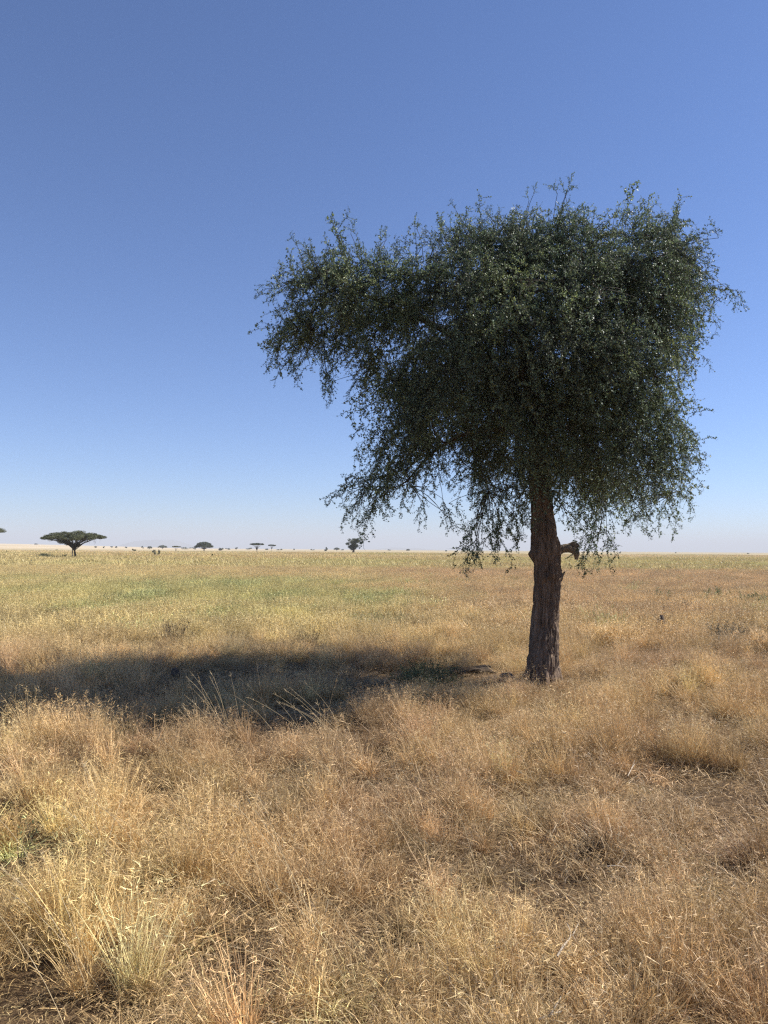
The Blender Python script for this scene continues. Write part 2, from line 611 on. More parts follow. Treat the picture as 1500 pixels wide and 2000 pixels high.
def gnarl(pts, rads, name, mat, parent, seed, sides=20, sub=14, amp=0.14):
    """a rough broken branch from control points"""
    pts = np.array(pts, float)
    n = len(pts)
    t = np.linspace(0, n - 1, (n - 1) * sub + 1)
    P = np.stack([np.interp(t, np.arange(n), pts[:, k]) for k in range(3)], -1)
    ker = np.ones(7) / 7
    for k in range(3):
        P[3:-3, k] = np.convolve(P[:, k], ker, 'valid')
    r = np.interp(t, np.arange(n), rads)
    V, q = tube_arrays(P, r, sides)
    V3 = V.reshape(len(P), sides, 3)
    nn = noise3(V[:, 0] * 30 + seed, V[:, 1] * 30, V[:, 2] * 30, seed) - 0.5
    n2 = noise3(V[:, 0] * 9 + seed, V[:, 1] * 9, V[:, 2] * 9, seed + 3) - 0.5
    cen = np.repeat(P, sides, 0)
    V = cen + (V - cen) * (1 + amp * 2.2 * nn + amp * 3 * n2)[:, None]
    # broken end cap
    m = len(V)
    end = V3[-1].mean(0) + (P[-1] - P[-2]) * 0.3
    V = np.vstack([V, [end]])
    j = np.arange(sides); o = m - sides
    tr = np.stack([o + j, o + (j + 1) % sides, np.full(sides, m)], -1)
    me = mesh_np(name, V, [q, tr], True)
    return obj(name, me, mat, parent)


def tl(px, py, dy=0.0):
    return tw(px, py) + np.array([0, dy, 0]) - T0


stub = gnarl([tl(1078, 1076), tl(1096, 1072), tl(1112, 1070), tl(1121, 1074), tl(1126, 1082), tl(1125.5, 1093)],
             [0.095, 0.07, 0.064, 0.066, 0.05, 0.03], 'dead_branch_stub', M_DEADWOOD, tree, 3)
stub['label'] = 'broken hook-shaped dead branch stub, grey and weathered'
gnarl([tl(1110, 1069), tl(1122, 1064), tl(1131, 1066)], [0.05, 0.045, 0.018], 'snapped_end', M_DEADWOOD, stub, 9, 14)
gnarl([tl(1090, 1129), tl(1098, 1124), tl(1104, 1116)], [0.045, 0.03, 0.008], 'thorn_stub', M_DEADWOOD, tree, 5, 12)
gnarl([tl(1040, 1084), tl(1034, 1079)], [0.05, 0.02], 'bark_ledge', M_BARK, tree, 6, 14)

# crown outline at the tree's own distance; foliage fills it with real depth in front and behind
outline = [(522, 588), (550, 553), (580, 520), (612, 500), (665, 492), (715, 500), (762, 498), (800, 482), (835, 464), (900, 446), (960, 434),
           (1035, 424), (1090, 418), (1140, 420), (1190, 422), (1245, 420), (1295, 428), (1330, 444), (1350, 490), (1362, 525), (1360, 560),
           (1365, 590), (1332, 610), (1325, 660), (1308, 690), (1305, 770), (1325, 830), (1342, 870), (1345, 920), (1330, 965), (1290, 990), (1240, 985),
           (1180, 970), (1120, 965), (1075, 950), (1030, 960), (980, 985), (945, 1000), (915, 975), (900, 905), (868, 930), (850, 960), (800, 955), (745, 975),
           (700, 985), (665, 968), (690, 925), (735, 885), (712, 835), (765, 800), (735, 745), (690, 725), (640, 710), (600, 690), (560, 690), (545, 650), (552, 610)]
OUT = np.array([tw(*p)[[0, 2]] for p in outline])


def in_poly(P, poly):
    x, y = P[:, 0], P[:, 1]
    r = np.zeros(len(P), bool)
    n = len(poly)
    for i in range(n):
        x1, y1 = poly[i]; x2, y2 = poly[(i + 1) % n]
        c = ((y1 > y) != (y2 > y)) & (x < (x2 - x1) * (y - y1) / (y2 - y1 + 1e-12) + x1)
        r ^= c
    return r


def dist_poly(P, poly):
    d = np.full(len(P), 1e9)
    n = len(poly)
    for i in range(n):
        a = poly[i]; b = poly[(i + 1) % n]
        ab = b - a
        t = np.clip(((P - a) @ ab) / (ab @ ab), 0, 1)
        d = np.minimum(d, np.linalg.norm(P - (a + t[:, None] * ab), axis=1))
    return d


def sample_crown(n):
    outp = []
    lo, hi = OUT.min(0), OUT.max(0)
    holes = [(778, 668, 22), (862, 628, 20), (1042, 655, 13), (1098, 682, 13), (640, 800, 30), (985, 930, 16), (1000, 868, 12), (900, 880, 12)]
    H = [(tw(a, b)[0], tw(a, b)[2], r * MPP) for a, b, r in holes]
    got = 0
    while got < n:
        Q = rng.uniform(lo, hi, (20000, 2))
        Q = Q[in_poly(Q, OUT)]
        d = dist_poly(Q, OUT)
        th = 2.6 * np.sqrt(1 - (1 - np.minimum(d / 1.9, 1)) ** 2) + 0.12
        # the low left bough is a narrow one
        low = (Q[:, 0] < tw(930, 0)[0]) & (Q[:, 1] < tw(0, 840)[2])
        th = np.where(low, np.minimum(th, 0.95), th)
        left = sstep(tw(900, 0)[0] - Q[:, 0], 0, 1.0)
        th = th * (1 - 0.45 * left)
        keep = rng.random(len(Q)) < th / 2.7 * (1 + 0.8 * left)
        Q, th, d, left = Q[keep], th[keep], d[keep], left[keep]
        s = rng.uniform(-1, 1, len(Q))
        s = np.sign(s) * np.abs(s) ** 0.62
        th = th * (1 - 0.5 * sstep(Q[:, 1], 4.4, 7.0))
        y = s * th + 0.55 * (1 - sstep(Q[:, 1], 3.6, 5.6)) * (1 - left) * sstep(d, 0.1, 1.0)
        # open clumping
        nz = noise3(Q[:, 0] * 1.9, y * 1.9 + 40, Q[:, 1] * 1.9, 77)
        nz2 = noise3(Q[:, 0] * 4.2, y * 4.2 + 40, Q[:, 1] * 4.2, 78)
        acc = sstep(nz * 0.6 + nz2 * 0.4, 0.38, 0.56) * 0.93 + 0.07
        f = TY / (TY + y)
        for hx, hz_, hr in H:
            g = np.hypot(Q[:, 0] * f - hx, CAM_H + (Q[:, 1] - CAM_H) * f - hz_)
            acc = acc * np.where(g < hr * 1.5, 0.0, 1.0)
        acc = acc * (0.38 + 0.62 * sstep(d, 0.05, 0.5))
        k = rng.random(len(Q)) < acc
        f = TY / (TY + y)      # the rounded crown must not bulge past its outline towards the viewer
        Q2 = np.stack([Q[:, 0] * f, CAM_H + (Q[:, 1] - CAM_H) * f], -1)
        k &= in_poly(Q2, OUT)
        outp.append(np.stack([Q[k, 0], TY + y[k], Q[k, 1]], -1))
        got += k.sum()
    return np.concatenate(outp)[:n]


CROWN = sample_crown(7700)


def colonise(att, root_pts, boughs=()):
    """space colonisation; returns node positions and parents"""
    N = [np.array(p) for p in root_pts]
    par = [-1] + list(range(len(root_pts) - 1))
    for B in boughs:
        for i, p in enumerate(B):
            par.append(len(root_pts) - 1 if i == 0 else len(N) - 1)
            N.append(p)
    step, kill, infl = 0.13, 0.24, 2.6
    att = att.copy()
    pos = np.array(N)
    d = np.linalg.norm(att[:, None] - pos[None], axis=2)
    near = d.argmin(1); nd_ = d.min(1)
    alive = np.ones(len(att), bool)
    used = {}
    for it in range(150):
        act = alive & (nd_ < infl)
        if not act.any(): break
        idx = np.nonzero(act)[0]
        v = att[idx] - pos[near[idx]]
        v /= np.linalg.norm(v, axis=1)[:, None] + 1e-9
        D = {}
        for i, n_, w in zip(idx, near[idx], v):
            D.setdefault(n_, []).append(w)
        new, np_ = [], []
        for n_, ws in D.items():
            s = np.sum(ws, 0)
            L = np.linalg.norm(s)
            if L < 1e-3: continue
            s = s / L
            if par[n_] >= 0:
                t = pos[n_] - pos[par[n_]]
                t = t / (np.linalg.norm(t) + 1e-9)
                s = s * 0.62 + t * 0.38
            s = s + rng.normal(0, 0.16, 3)
            s /= np.linalg.norm(s)
            c = used.get(n_, 0)
            if c > 3: continue
            used[n_] = c + 1
            new.append(pos[n_] + s * step); np_.append(n_)
        if not new: break
        new = np.array(new)
        off = len(pos)
        pos = np.vstack([pos, new]); par += np_
        dd = np.linalg.norm(att[:, None] - new[None], axis=2)
        m = dd.min(1); a = dd.argmin(1)
        b = m < nd_
        near[b] = a[b] + off; nd_[b] = m[b]
        alive &= nd_ > kill
        if not alive.any(): break
    return pos, np.array(par)


root_pts = [trunk_top - np.array([0, 0, 0.25]), trunk_top]
root_pts += [trunk_top + np.array([0.01 * k, 0, 0.12 * k]) for k in range(1, 3)]


def bough(cps, dy):
    """main boughs laid out by hand: dense points along a curve leaving the trunk top"""
    P = [root_pts[-1]] + [tw(a, b) + np.array([0, d, 0]) for (a, b), d in zip(cps, dy)]
    P = np.array(P)
    seg = np.linalg.norm(np.diff(P, axis=0), axis=1)
    t = np.concatenate([[0], np.cumsum(seg)])
    q = np.arange(0.12, t[-1], 0.13)
    Q = np.stack([np.interp(q, t, P[:, k]) for k in range(3)], -1)
    for _ in range(3): Q[1:-1] = Q[1:-1] * 0.5 + (Q[:-2] + Q[2:]) * 0.25
    return Q + rng.normal(0, 0.012, Q.shape)


BOUGHS = [bough([(975, 845), (900, 850), (835, 895), (775, 965)], [-.2, -.4, -.5, -.4]),
          bough([(1010, 770), (930, 690), (860, 650), (770, 600), (680, 560)], [0, -.2, -.2, 0, .1]),
          bough([(1060, 760), (1035, 650), (1020, 540), (1030, 460)], [.2, .3, .1, 0]),
          bough([(1110, 790), (1170, 690), (1230, 590), (1290, 510)], [-.2, -.4, -.5, -.3]),
          bough([(1120, 840), (1190, 830), (1260, 850), (1310, 900)], [.1, .4, .5, .4]),
          bough([(1050, 800), (1080, 700), (1120, 620)], [.6, 1.3, 1.7]),
          bough([(1040, 810), (1000, 740), (960, 640)], [-.6, -1.2, -1.6])]
NP, PAR = colonise(CROWN[rng.permutation(len(CROWN))[:2300]], root_pts, BOUGHS)
n_nodes = len(NP)
cnt = np.zeros(n_nodes)
kids = [[] for _ in range(n_nodes)]
for i in range(1, n_nodes): kids[PAR[i]].append(i)
for i in range(n_nodes): cnt[i] = 0
order = np.arange(n_nodes)[::-1]
w_ = np.array([1.0 if not kids[i] else 0.0 for i in range(n_nodes)])
for i in order:
    cnt[i] += w_[i]
    if PAR[i] >= 0: cnt[PAR[i]] += cnt[i]
RAD = 0.0055 * np.maximum(cnt, 1) ** 0.50
RAD = np.minimum(RAD * (0.135 / RAD[1]) ** np.clip(np.log(np.maximum(cnt, 1)) / np.log(cnt[1]), 0, 1), 0.14)


def build_limbs():
    total = cnt[0]
    limb_of = np.full(n_nodes, -1)
    nid = 0
    for i in range(n_nodes):
        p = PAR[i]
        if p >= 0 and limb_of[p] >= 0: limb_of[i] = limb_of[p]
        elif cnt[i] < 0.34 * total and p >= 0 and cnt[i] > 0.04 * total:
            limb_of[i] = nid; nid += 1
    accs = {}
    # chains
    stack = [(0, [0])]
    while stack:
        s, chain = stack.pop()
        cur = chain[-1]
        while kids[cur]:
            ks = sorted(kids[cur], key=lambda k: -cnt[k])
            for k in ks[1:]:
                stack.append((cur, [cur, k]))
            if len(chain) > 1 and limb_of[ks[0]] != limb_of[chain[1]]:
                stack.append((cur, [cur, ks[0]]))
                break
            chain.append(ks[0]); cur = ks[0]
        if len(chain) < 2: continue
        P = NP[chain].copy(); r = RAD[chain].copy()
        r[0] = min(r[0], r[1] * 1.25)
        if len(P) == 2: P = np.array([P[0], P.mean(0), P[1]]); r = np.array([r[0], r.mean(), r[1]])
        if len(P) > 4:
            for _ in range(2): P[1:-1] = P[1:-1] * 0.5 + (P[:-2] + P[2:]) * 0.25
        sides = 10 if r.max() > 0.04 else (6 if r.max() > 0.015 else 4)
        key = limb_of[chain[1]] if len(chain) > 1 else -1
        accs.setdefault(key, Acc()).tube(P - T0, r, sides)
    for k, a in accs.items():
        a.build('limb' if k >= 0 else 'main_fork', M_LIMB, tree, smooth=True)


build_limbs()


# ---- spray variants: zig-zag spiny twigs with small paired leaves
def make_spray(seed, mode):
    g = np.random.default_rng(seed)
    A = Acc()
    leaves = []

    def leafset(p, d, k):
        for _ in range(k):
            a = g.normal(0, 1, 3); a /= np.linalg.norm(a)
            ax = a * 0.8 + d * 0.3 + np.array([0, 0, -0.15]); ax /= np.linalg.norm(ax)
            sd = np.cross(ax, g.normal(0, 1, 3)); sd /= np.linalg.norm(sd) + 1e-9
            L = g.uniform(0.020, 0.036); W = L * g.uniform(0.26, 0.38)
            up = np.cross(ax, sd) * L * 0.12
            q = p + ax * 0.003
            leaves.append((q, q + ax * L * 0.5 + sd * W + up, q + ax * L, q + ax * L * 0.5 - sd * W + up, g.random(), g.random() ** 3))

    def spine(p, d):
        s = np.cross(d, g.normal(0, 1, 3)); s /= np.linalg.norm(s) + 1e-9
        s = s * 0.9 + d * 0.4; s /= np.linalg.norm(s)
        L = g.uniform(0.025, 0.06)
        t = np.cross(s, g.normal(0, 1, 3)); t /= np.linalg.norm(t) + 1e-9
        A.add([p - t * 0.0018, p + t * 0.0018, p + s * L], tris=[(0, 1, 2)], mat=0)

    def twig(p, d, L, depth, r0):
        n = max(3, int(L / 0.032))
        P = [p.copy()]
        dv = d.copy()
        for i in range(n):
            grav = {'hang': -0.17, 'out': -0.085, 'up': -0.012}[mode]
            dv = dv + np.array([0, 0, grav]) + g.normal(0, 0.13, 3)
            dv /= np.linalg.norm(dv)
            P.append(P[-1] + dv * (L / n))
        P = np.array(P)
        A.tube(P, np.linspace(r0, r0 * 0.35, len(P)), 3, mat=0, col=(0.5, 0.2, 0, 1))
        for i in range(1, len(P)):
            t = P[i] - P[i - 1]; t /= np.linalg.norm(t)
            if g.random() < 0.75: spine(P[i], t)
            leafset(P[i], t, g.integers(1, 5) if i < 0.8 * len(P) else g.integers(0, 2))
            if depth == 0 and i > 1 and g.random() < 0.55:
                s = np.cross(t, g.normal(0, 1, 3)); s /= np.linalg.norm(s) + 1e-9
                twig(P[i], t * 0.55 + s * 0.8, g.uniform(0.08, 0.22) * (1.15 - 0.6 * i / len(P)), 1, r0 * 0.6)
    d0 = {'hang': np.array([0.75, 0, -0.2]), 'out': np.array([0.9, 0, 0.35]), 'up': np.array([0.45, 0, 0.85])}[mode]
    d0 = d0 / np.linalg.norm(d0)
    L = {'hang': 0.62, 'out': 0.46, 'up': 0.42}[mode]
    twig(np.zeros(3), d0, L, 0, 0.0042)
    q = np.array([l[:4] for l in leaves]).reshape(-1, 3)
    n = len(leaves)
    cols = np.zeros((n, 4)); cols[:, 0] = [l[4] for l in leaves]; cols[:, 1] = [l[5] for l in leaves]; cols[:, 3] = 1
    i = np.arange(n)[:, None] * 4
    A.add(q, tris=np.vstack([i + [[0, 1, 2]], i + [[0, 2, 3]]]), mat=1, col=np.repeat(cols, 4, 0))
    return A


spray_coll = bpy.data.collections.new('spray_sources')
modes = ['hang'] * 5 + ['out'] * 6 + ['up'] * 4
for k, md in enumerate(modes):
    o = make_spray(100 + k, md).build('leafy_twig_%02d' % k, [M_TWIG, M_LEAF], colour=True, linked=False)
    spray_coll.objects.link(o)


def place_sprays():
    P = CROWN
    n = len(P)
    cen = np.array([tw(1000, 700)[0], TY, 0])
    d = P - cen
    az = np.arctan2(d[:, 1] * 1.5, d[:, 0]) + rng.normal(0, 0.8, n)
    # height above local outline bottom / below local top
    lo, hi = [], []
    xs = np.linspace(OUT[:, 0].min(), OUT[:, 0].max(), 80)
    for x in xs:
        zz = []
        for i in range(len(OUT)):
            a, b = OUT[i], OUT[(i + 1) % len(OUT)]
            if (a[0] - x) * (b[0] - x) <= 0 and a[0] != b[0]:
                zz.append(a[1] + (b[1] - a[1]) * (x - a[0]) / (b[0] - a[0]))
        lo.append(min(zz) if zz else 4); hi.append(max(zz) if zz else 4)
    top = np.interp(P[:, 0], xs, hi) - P[:, 2]
    u = rng.random(n)
    up = (top < 0.45) & (u < 0.75) | (top < 1.0) & (u < 0.2)
    hang = ~up & (rng.random(n) < np.where(top > 1.6, 0.75, 0.4))
    idx = np.where(up, rng.integers(11, 15, n), np.where(hang, rng.integers(0, 5, n), rng.integers(5, 11, n)))
    rot = np.stack([rng.normal(0, 0.18, n), rng.normal(0, 0.18, n), az], -1)
    s = rng.uniform(0.6, 1.1, n)
    s = np.where(up, s * rng.choice([0.55, 0.75, 1.0], n), s)
    edge = dist_poly(np.stack([P[:, 0], P[:, 2]], -1), OUT) < 0.35
    s = np.where(edge & (rng.random(n) < 0.16), s * 1.45, s)
    # tint: olive to grey green clumps
    c1 = np.array([0.085, 0.125, 0.072]); c2 = np.array([0.155, 0.205, 0.095]); c3 = np.array([0.125, 0.14, 0.095])
    a = sstep(noise3(P[:, 0] * 1.3, P[:, 1] * 1.3, P[:, 2] * 1.3, 5), 0.45, 0.75)[:, None]
    b = noise3(P[:, 0] * 2.3, P[:, 1] * 2.3, P[:, 2] * 2.3, 6)[:, None]
    tint = c1 * (1 - a) + c2 * a
    tint = tint * (1 - 0.5 * b) + c3 * 0.5 * b
    tint = tint * rng.uniform(0.75, 1.25, (n, 1))
    # extra hanging strands at chosen places of the fringe
    ex = []
    for px, py, sc_ in [(545, 690, .9), (560, 700, .8), (605, 705, .7), (640, 715, .9), (655, 735, 1.0), (700, 735, .8), (1160, 985, 1.25), (1168, 1040, .95), (1155, 1010, 1.2), (1160, 1050, 1.1), (955, 1045, 1.1), (925, 1060, 1.0), 
                        (1170, 1065, 1.0), (940, 1020, 1.2), (935, 1055, 1.0), (950, 1000, 1.2), (975, 1010, 1.1), (990, 1000, 1.0), (928, 1070, .7), (700, 990, .8),
                        (730, 995, .9),  (828, 990, .9), (870, 985, 1.0), (868, 1000, .7), (1395, 570, 1.0), (1398, 590, .8), (1392, 610, .7),
                        (1340, 960, .8), (1300, 990, .8), (1262, 985, .9), (1245, 995, .8), (1215, 985, .7), (1140, 985, .8), (1100, 980, .7), (1020, 985, .9), (1010, 1000, .8),
                        (1342, 700, .8), (1350, 720, .6), (1025, 1010, .6)]:
        for r_ in range(3 if sc_ < 1.1 else 4):
            p = tw(px + rng.normal(0, 5), py + rng.normal(0, 6) - 4) + np.array([0, rng.normal(0, 0.25), 0])
            ex.append((p, rng.integers(0, 5), rng.uniform(0, 6.28), sc_ * rng.uniform(0.75, 1.1)))
    # tall stray shoots standing out of the top, and the far left tip
    for px, py, sc_ in [(1085, 395, .8), (1092, 388, .7), (1247, 415, .5), (655, 462, .8), (690, 455, .6), (590, 480, .7), (812, 450, .7), (1035, 400, .5), (1345, 425, .7), (1385, 480, .7), (960, 408, .5), (880, 430, .5), (750, 470, .6)]:
        for r_ in range(2):
            p = tw(px, py) + np.array([rng.normal(0, .04), rng.normal(0, 0.2), 0])
            ex.append((p, rng.integers(11, 15), rng.uniform(0, 6.28), sc_ * rng.uniform(.85, 1.1)))
    for px, py in [(540, 565), (548, 560), (555, 570), (670, 975), (672, 960), (720, 845), (1345, 815), (1350, 870), (1352, 640), (1350, 905)]:
        p = tw(px, py)
        ex.append((p, rng.integers(5, 11), (math.pi if px < 900 else 0.0) + rng.normal(0, .3), .85))
    E = np.array([e[0] for e in ex])
    P2 = np.vstack([P, E])
    rot = np.vstack([rot, [[0, 0, e[2]] for e in ex]])
    idx = np.concatenate([idx, [e[1] for e in ex]])
    s = np.concatenate([s, [e[3] for e in ex]])
    tint = np.vstack([tint, np.tile(c1, (len(ex), 1)) * rng.uniform(.8, 1.3, (len(ex), 1))])
    fo = gn_scatter('foliage', P2 - T0, rot, np.stack([s, s, s], -1), idx, tint, spray_coll, tree)
    tag(fo, kind='stuff')
    # connecting twigs from the skeleton to each spray
    A = Acc()
    for a0 in range(0, len(P2), 500):
        Q = P2[a0:a0 + 500]
        dd = np.linalg.norm(Q[:, None] - NP[None], axis=2) + 0.6 * np.clip(Q[:, None, 2] - NP[None, :, 2], -9, 0) * -0.2
        nn = dd.argmin(1)
        for q, b in zip(Q, NP[nn]):
            L = np.linalg.norm(q - b)
            if L < 0.03: continue
            mid = (q + b) / 2 + rng.normal(0, 0.08, 3) * L + np.array([0, 0, 0.12 * L])
            t = np.linspace(0, 1, 5)[:, None]
            pts = b * (1 - t) ** 2 + 2 * mid * t * (1 - t) + q * t ** 2
            A.tube(pts - T0, np.linspace(0.0065, 0.0042, 5), 3)
    tag(A.build('twigs', M_TWIG, tree), kind='stuff')


place_sprays()


# ------------------------------------------------------------------ grass
def make_patch(seed, R0, n_leaf, n_stem, n_awn, w, hs=1.0, straight=0.0, lean=(0.0, 0.0), curl=1.0, segs=4, head=True, tuft=0.0):
    """a patch of tangled dry grass: curled leaf strands, upright stems with splayed heads, loose awns"""
    g = np.random.default_rng(seed)
    V, T, C = [], [], []
    nb = 0

    def strands(base, dirv, L, width, bend, sg, tone, hue):
        nonlocal nb
        n = len(base)
        d = dirv / (np.linalg.norm(dirv, axis=1)[:, None] + 1e-9)
        side = np.cross(d, g.normal(0, 1, (n, 3)))
        side /= np.linalg.norm(side, axis=1)[:, None] + 1e-9
        bv = g.normal(0, 1, (n, 3)) * bend[:, None]
        bv[:, 2] = -np.abs(bv[:, 2]) * 0.9
        p = base.copy()
        rings = [p]
        for k in range(sg):
            d = d + bv / sg + g.normal(0, 0.10, (n, 3)) * bend[:, None]
            d /= np.linalg.norm(d, axis=1)[:, None] + 1e-9
            p = p + d * (L / sg)[:, None]
            rings.append(p)
        for k, p in enumerate(rings):
            ww = (width * (1 - 0.75 * (k / sg) ** 1.5))[:, None] * 0.5
            if k < sg:
                V.append(p - side * ww); V.append(p + side * ww)
            else:
                V.append(p)
        # rings are stored as blocks of n
        i = np.arange(n)
        for k in range(sg):
            a = nb + (2 * k) * n + i; b = nb + (2 * k + 1) * n + i
            if k < sg - 1:
                c = nb + (2 * k + 3) * n + i; e = nb + (2 * k + 2) * n + i
                T.append(np.stack([a, b, c], -1)); T.append(np.stack([a, c, e], -1))
            else:
                c = nb + (2 * sg) * n + i
                T.append(np.stack([a, b, c], -1))
        col = np.stack([tone, hue, np.zeros(n), np.ones(n)], -1)
        for k in range(2 * sg + 1): C.append(col)
        nb += (2 * sg + 1) * n
        return rings[-1]

    def bases(n):
        a = g.uniform(0, 6.283, n); r = R0 * np.sqrt(g.random(n))
        # gather into a few crowns
        k = 7
        cx = g.normal(0, R0 * 0.5, (k, 2))
        w_ = g.integers(0, k, n)
        b = np.stack([r * np.cos(a), r * np.sin(a)], -1)
        m = g.random(n) < 0.45
        b[m] = cx[w_[m]] + g.normal(0, R0 * 0.13, (m.sum(), 2))
        return np.hstack([b, np.zeros((n, 1))])
    lx, ly = lean
    b = bases(n_leaf)
    b[:, 2] = g.uniform(-0.02, 0.10, n_leaf) * hs
    dv = np.stack([g.normal(lx, 0.5, n_leaf), g.normal(ly, 0.5, n_leaf), np.full(n_leaf, 1.0)], -1)
    if tuft:
        b[:, :2] *= 0.6; b[:, 2] *= 0.4
        dv[:, :2] = dv[:, :2] * 0.5 * (0.4 + tuft) + b[:, :2] / R0 * tuft
    L = g.uniform(0.10, 0.34, n_leaf) * hs
    strands(b, dv, L, g.uniform(0.7, 1.3, n_leaf) * w, g.uniform(0.5, 1.7, n_leaf) * curl, segs, g.random(n_leaf), g.random(n_leaf))
    if n_stem:
        b = bases(n_stem)
        dv = np.stack([g.normal(lx * 1.5, 0.22, n_stem), g.normal(ly, 0.22, n_stem), np.full(n_stem, 1.0)], -1)
        L = g.uniform(0.24, 0.50, n_stem) * hs
        if tuft:
            dv[:, :2] = dv[:, :2] + b[:, :2] / R0 * tuft * 0.6; b[:, :2] *= 0.6
        tip = strands(b, dv, L, g.uniform(0.6, 1.0, n_stem) * w, g.uniform(0.1, 0.5, n_stem) * curl, segs, 0.45 + 0.55 * g.random(n_stem), g.random(n_stem))
        if head:
            k = 5
            tb = np.repeat(tip, k, 0) - np.array([0, 0, 1]) * g.uniform(0, 0.07, (n_stem * k, 1)) * hs
            dv = g.normal(0, 0.7, (n_stem * k, 3)) + np.array([lx * 2, 0, 0.55])
            strands(tb, dv, g.uniform(0.018, 0.045, n_stem * k) * hs, g.uniform(0.5, 0.95, n_stem * k) * w, g.uniform(0.2, 1.2, n_stem * k), 2, 0.3 + 0.7 * g.random(n_stem * k), g.random(n_stem * k))
    if n_awn:
        b = bases(n_awn) * 1.05
        b[:, 2] = g.beta(2.0, 1.8, n_awn) * 0.32 * hs
        dv = g.normal(0, 1, (n_awn, 3)) + np.array([0, 0, 0.3])
        strands(b, dv, g.uniform(0.02, 0.06, n_awn) * hs, g.uniform(0.7, 1.3, n_awn) * w, g.uniform(0.6, 2.2, n_awn), 2, g.random(n_awn), g.random(n_awn))
    V = np.concatenate(V); T = np.concatenate(T); C = np.concatenate(C)
    me = mesh_np('grass_patch', V, T)
    add_attr(me, 'tone', C)
    me.materials.append(M_GRASS)
    return bpy.data.objects.new('grass_patch', me)


def patch_coll(name, specs):
    c = bpy.data.collections.new(name)
    for k, kw in enumerate(specs):
        o = make_patch(**kw)
        o.name = '%s_%02d' % (name, k)
        c.objects.link(o)
    return c


W = 0.0040
near_specs = [dict(seed=200 + k, R0=0.30, n_leaf=330, n_stem=30, n_awn=220, w=W * 0.85, hs=0.85, curl=1.2) for k in range(5)]          # low tangle
near_specs += [dict(seed=220 + k, R0=0.11, n_leaf=190, n_stem=26, n_awn=60, w=W, hs=1.25, curl=0.75, tuft=0.55) for k in range(6)]        # leafy tussock
near_specs += [dict(seed=230 + k, R0=0.09, n_leaf=70, n_stem=70, n_awn=40, w=W, hs=1.25, curl=0.5, tuft=0.40) for k in range(5)]         # stalky tussock
near_specs += [dict(seed=240 + k, R0=0.12, n_leaf=150, n_stem=12, n_awn=30, w=W * 1.2, hs=1.15, curl=1.7, tuft=0.95) for k in range(3)]  # collapsed tussock
near_specs += [dict(seed=250 + k, R0=0.28, n_leaf=300, n_stem=4, n_awn=120, w=W * 1.1, hs=0.5, curl=1.5) for k in range(3)]              # short litter
NEAR = patch_coll('near_patch', near_specs)
mid_specs = [dict(seed=300 + k, R0=0.55, n_leaf=260, n_stem=110, n_awn=200, w=0.012, hs=1.1, segs=3) for k in range(8)]
mid_specs += [dict(seed=330 + k, R0=0.45, n_leaf=260, n_stem=50, n_awn=300, w=0.018, hs=1.15, segs=3, curl=1.2) for k in range(4)]   # leafy forbs
MID = patch_coll('mid_patch', mid_specs)
far_specs = [dict(seed=400 + k, R0=1.6, n_leaf=220, n_stem=90, n_awn=60, w=0.05, hs=1.2, segs=2, head=False) for k in range(6)]
FAR = patch_coll('far_patch', far_specs)

STRAW = np.array([0.53, 0.39, 0.20]); GOLD = np.array([0.63, 0.46, 0.195]); BROWN = np.array([0.27, 0.18, 0.10])
PINK = np.array([0.435, 0.302, 0.168]); OLIVE = np.array([0.40, 0.365, 0.15]); PALE = np.array([0.60, 0.47, 0.29]); GREEN = np.array([0.17, 0.21, 0.075])
GREYC = np.array([0.30, 0.25, 0.165])


def mixv(a, b, f):
    f = np.asarray(f)[:, None]
    return a * (1 - f) + b * f


def grass_tint(x, y):
    r = np.hypot(x, y)
    n1 = fbm2(x / 1.6, y / 1.6, 41, 3); n2 = fbm2(x / 0.55, y / 0.55, 42, 2); n3 = fbm2(x / 7, y / 9, 43, 3); n4 = fbm2(x / 28, y / 16, 44, 3)
    c = np.tile(STRAW, (len(x), 1))
    c = mixv(c, PINK, sstep(n1, 0.42, 0.62) * 0.8)
    c = mixv(c, BROWN, sstep(n2, 0.55, 0.8) * 0.7)
    # golden tussocks front left, and scattered
    gl = sstep(-(x + 0.25 * y) + 0.4, 0.0, 1.2) * sstep(6.5 - y, 0, 2)
    c = mixv(c, GOLD, np.clip(gl * (0.4 + 0.9 * sstep(n1, .4, .6)), 0, 1) * 0.85)
    c = mixv(c, GOLD, sstep(n3, 0.52, 0.66) * 0.35)
    # redder browner grass on the right foreground
    rt = sstep(x + 0.1 * y, 0.5, 3.0) * sstep(12 - y, 0, 5)
    c = mixv(c, PINK * 0.92, rt * 0.6)
    # yellow green belt behind the shadow
    belt = sstep(y, 13, 17) * (1 - sstep(y, 95, 150))
    lf = sstep(5 - x, 0, 8)
    c = mixv(c, np.array([0.50, 0.42, 0.20]), belt * (0.15 + 0.5 * lf))
    c = mixv(c, PINK, sstep(y, 16, 26) * (1 - lf) * 0.55)
    gr = sstep(y, 16, 21) * (1 - sstep(y, 34, 50)) * sstep(0.9 * fbm2(x / 6, y / 5, 45, 3) + 0.2 * sstep(-x, -6, 6), 0.40, 0.66) * (0.25 + 0.75 * sstep(6 - x, 0, 9))
    c = mixv(c, OLIVE, gr * 0.75)
    c = mixv(c, PINK * 1.05, sstep(n4, 0.5, 0.62) * sstep(y, 24, 40) * 0.3)
    c = mixv(c, OLIVE * 1.15, sstep(y, 62, 80) * (0.22 + 0.5 * sstep(n4, .4, .6)))
    c = mixv(c, GREYC, sstep(fbm2(x / 0.8, y / 0.8, 46, 2), 0.68, 0.8) * 0.6 * (r < 20))
    return c, gr


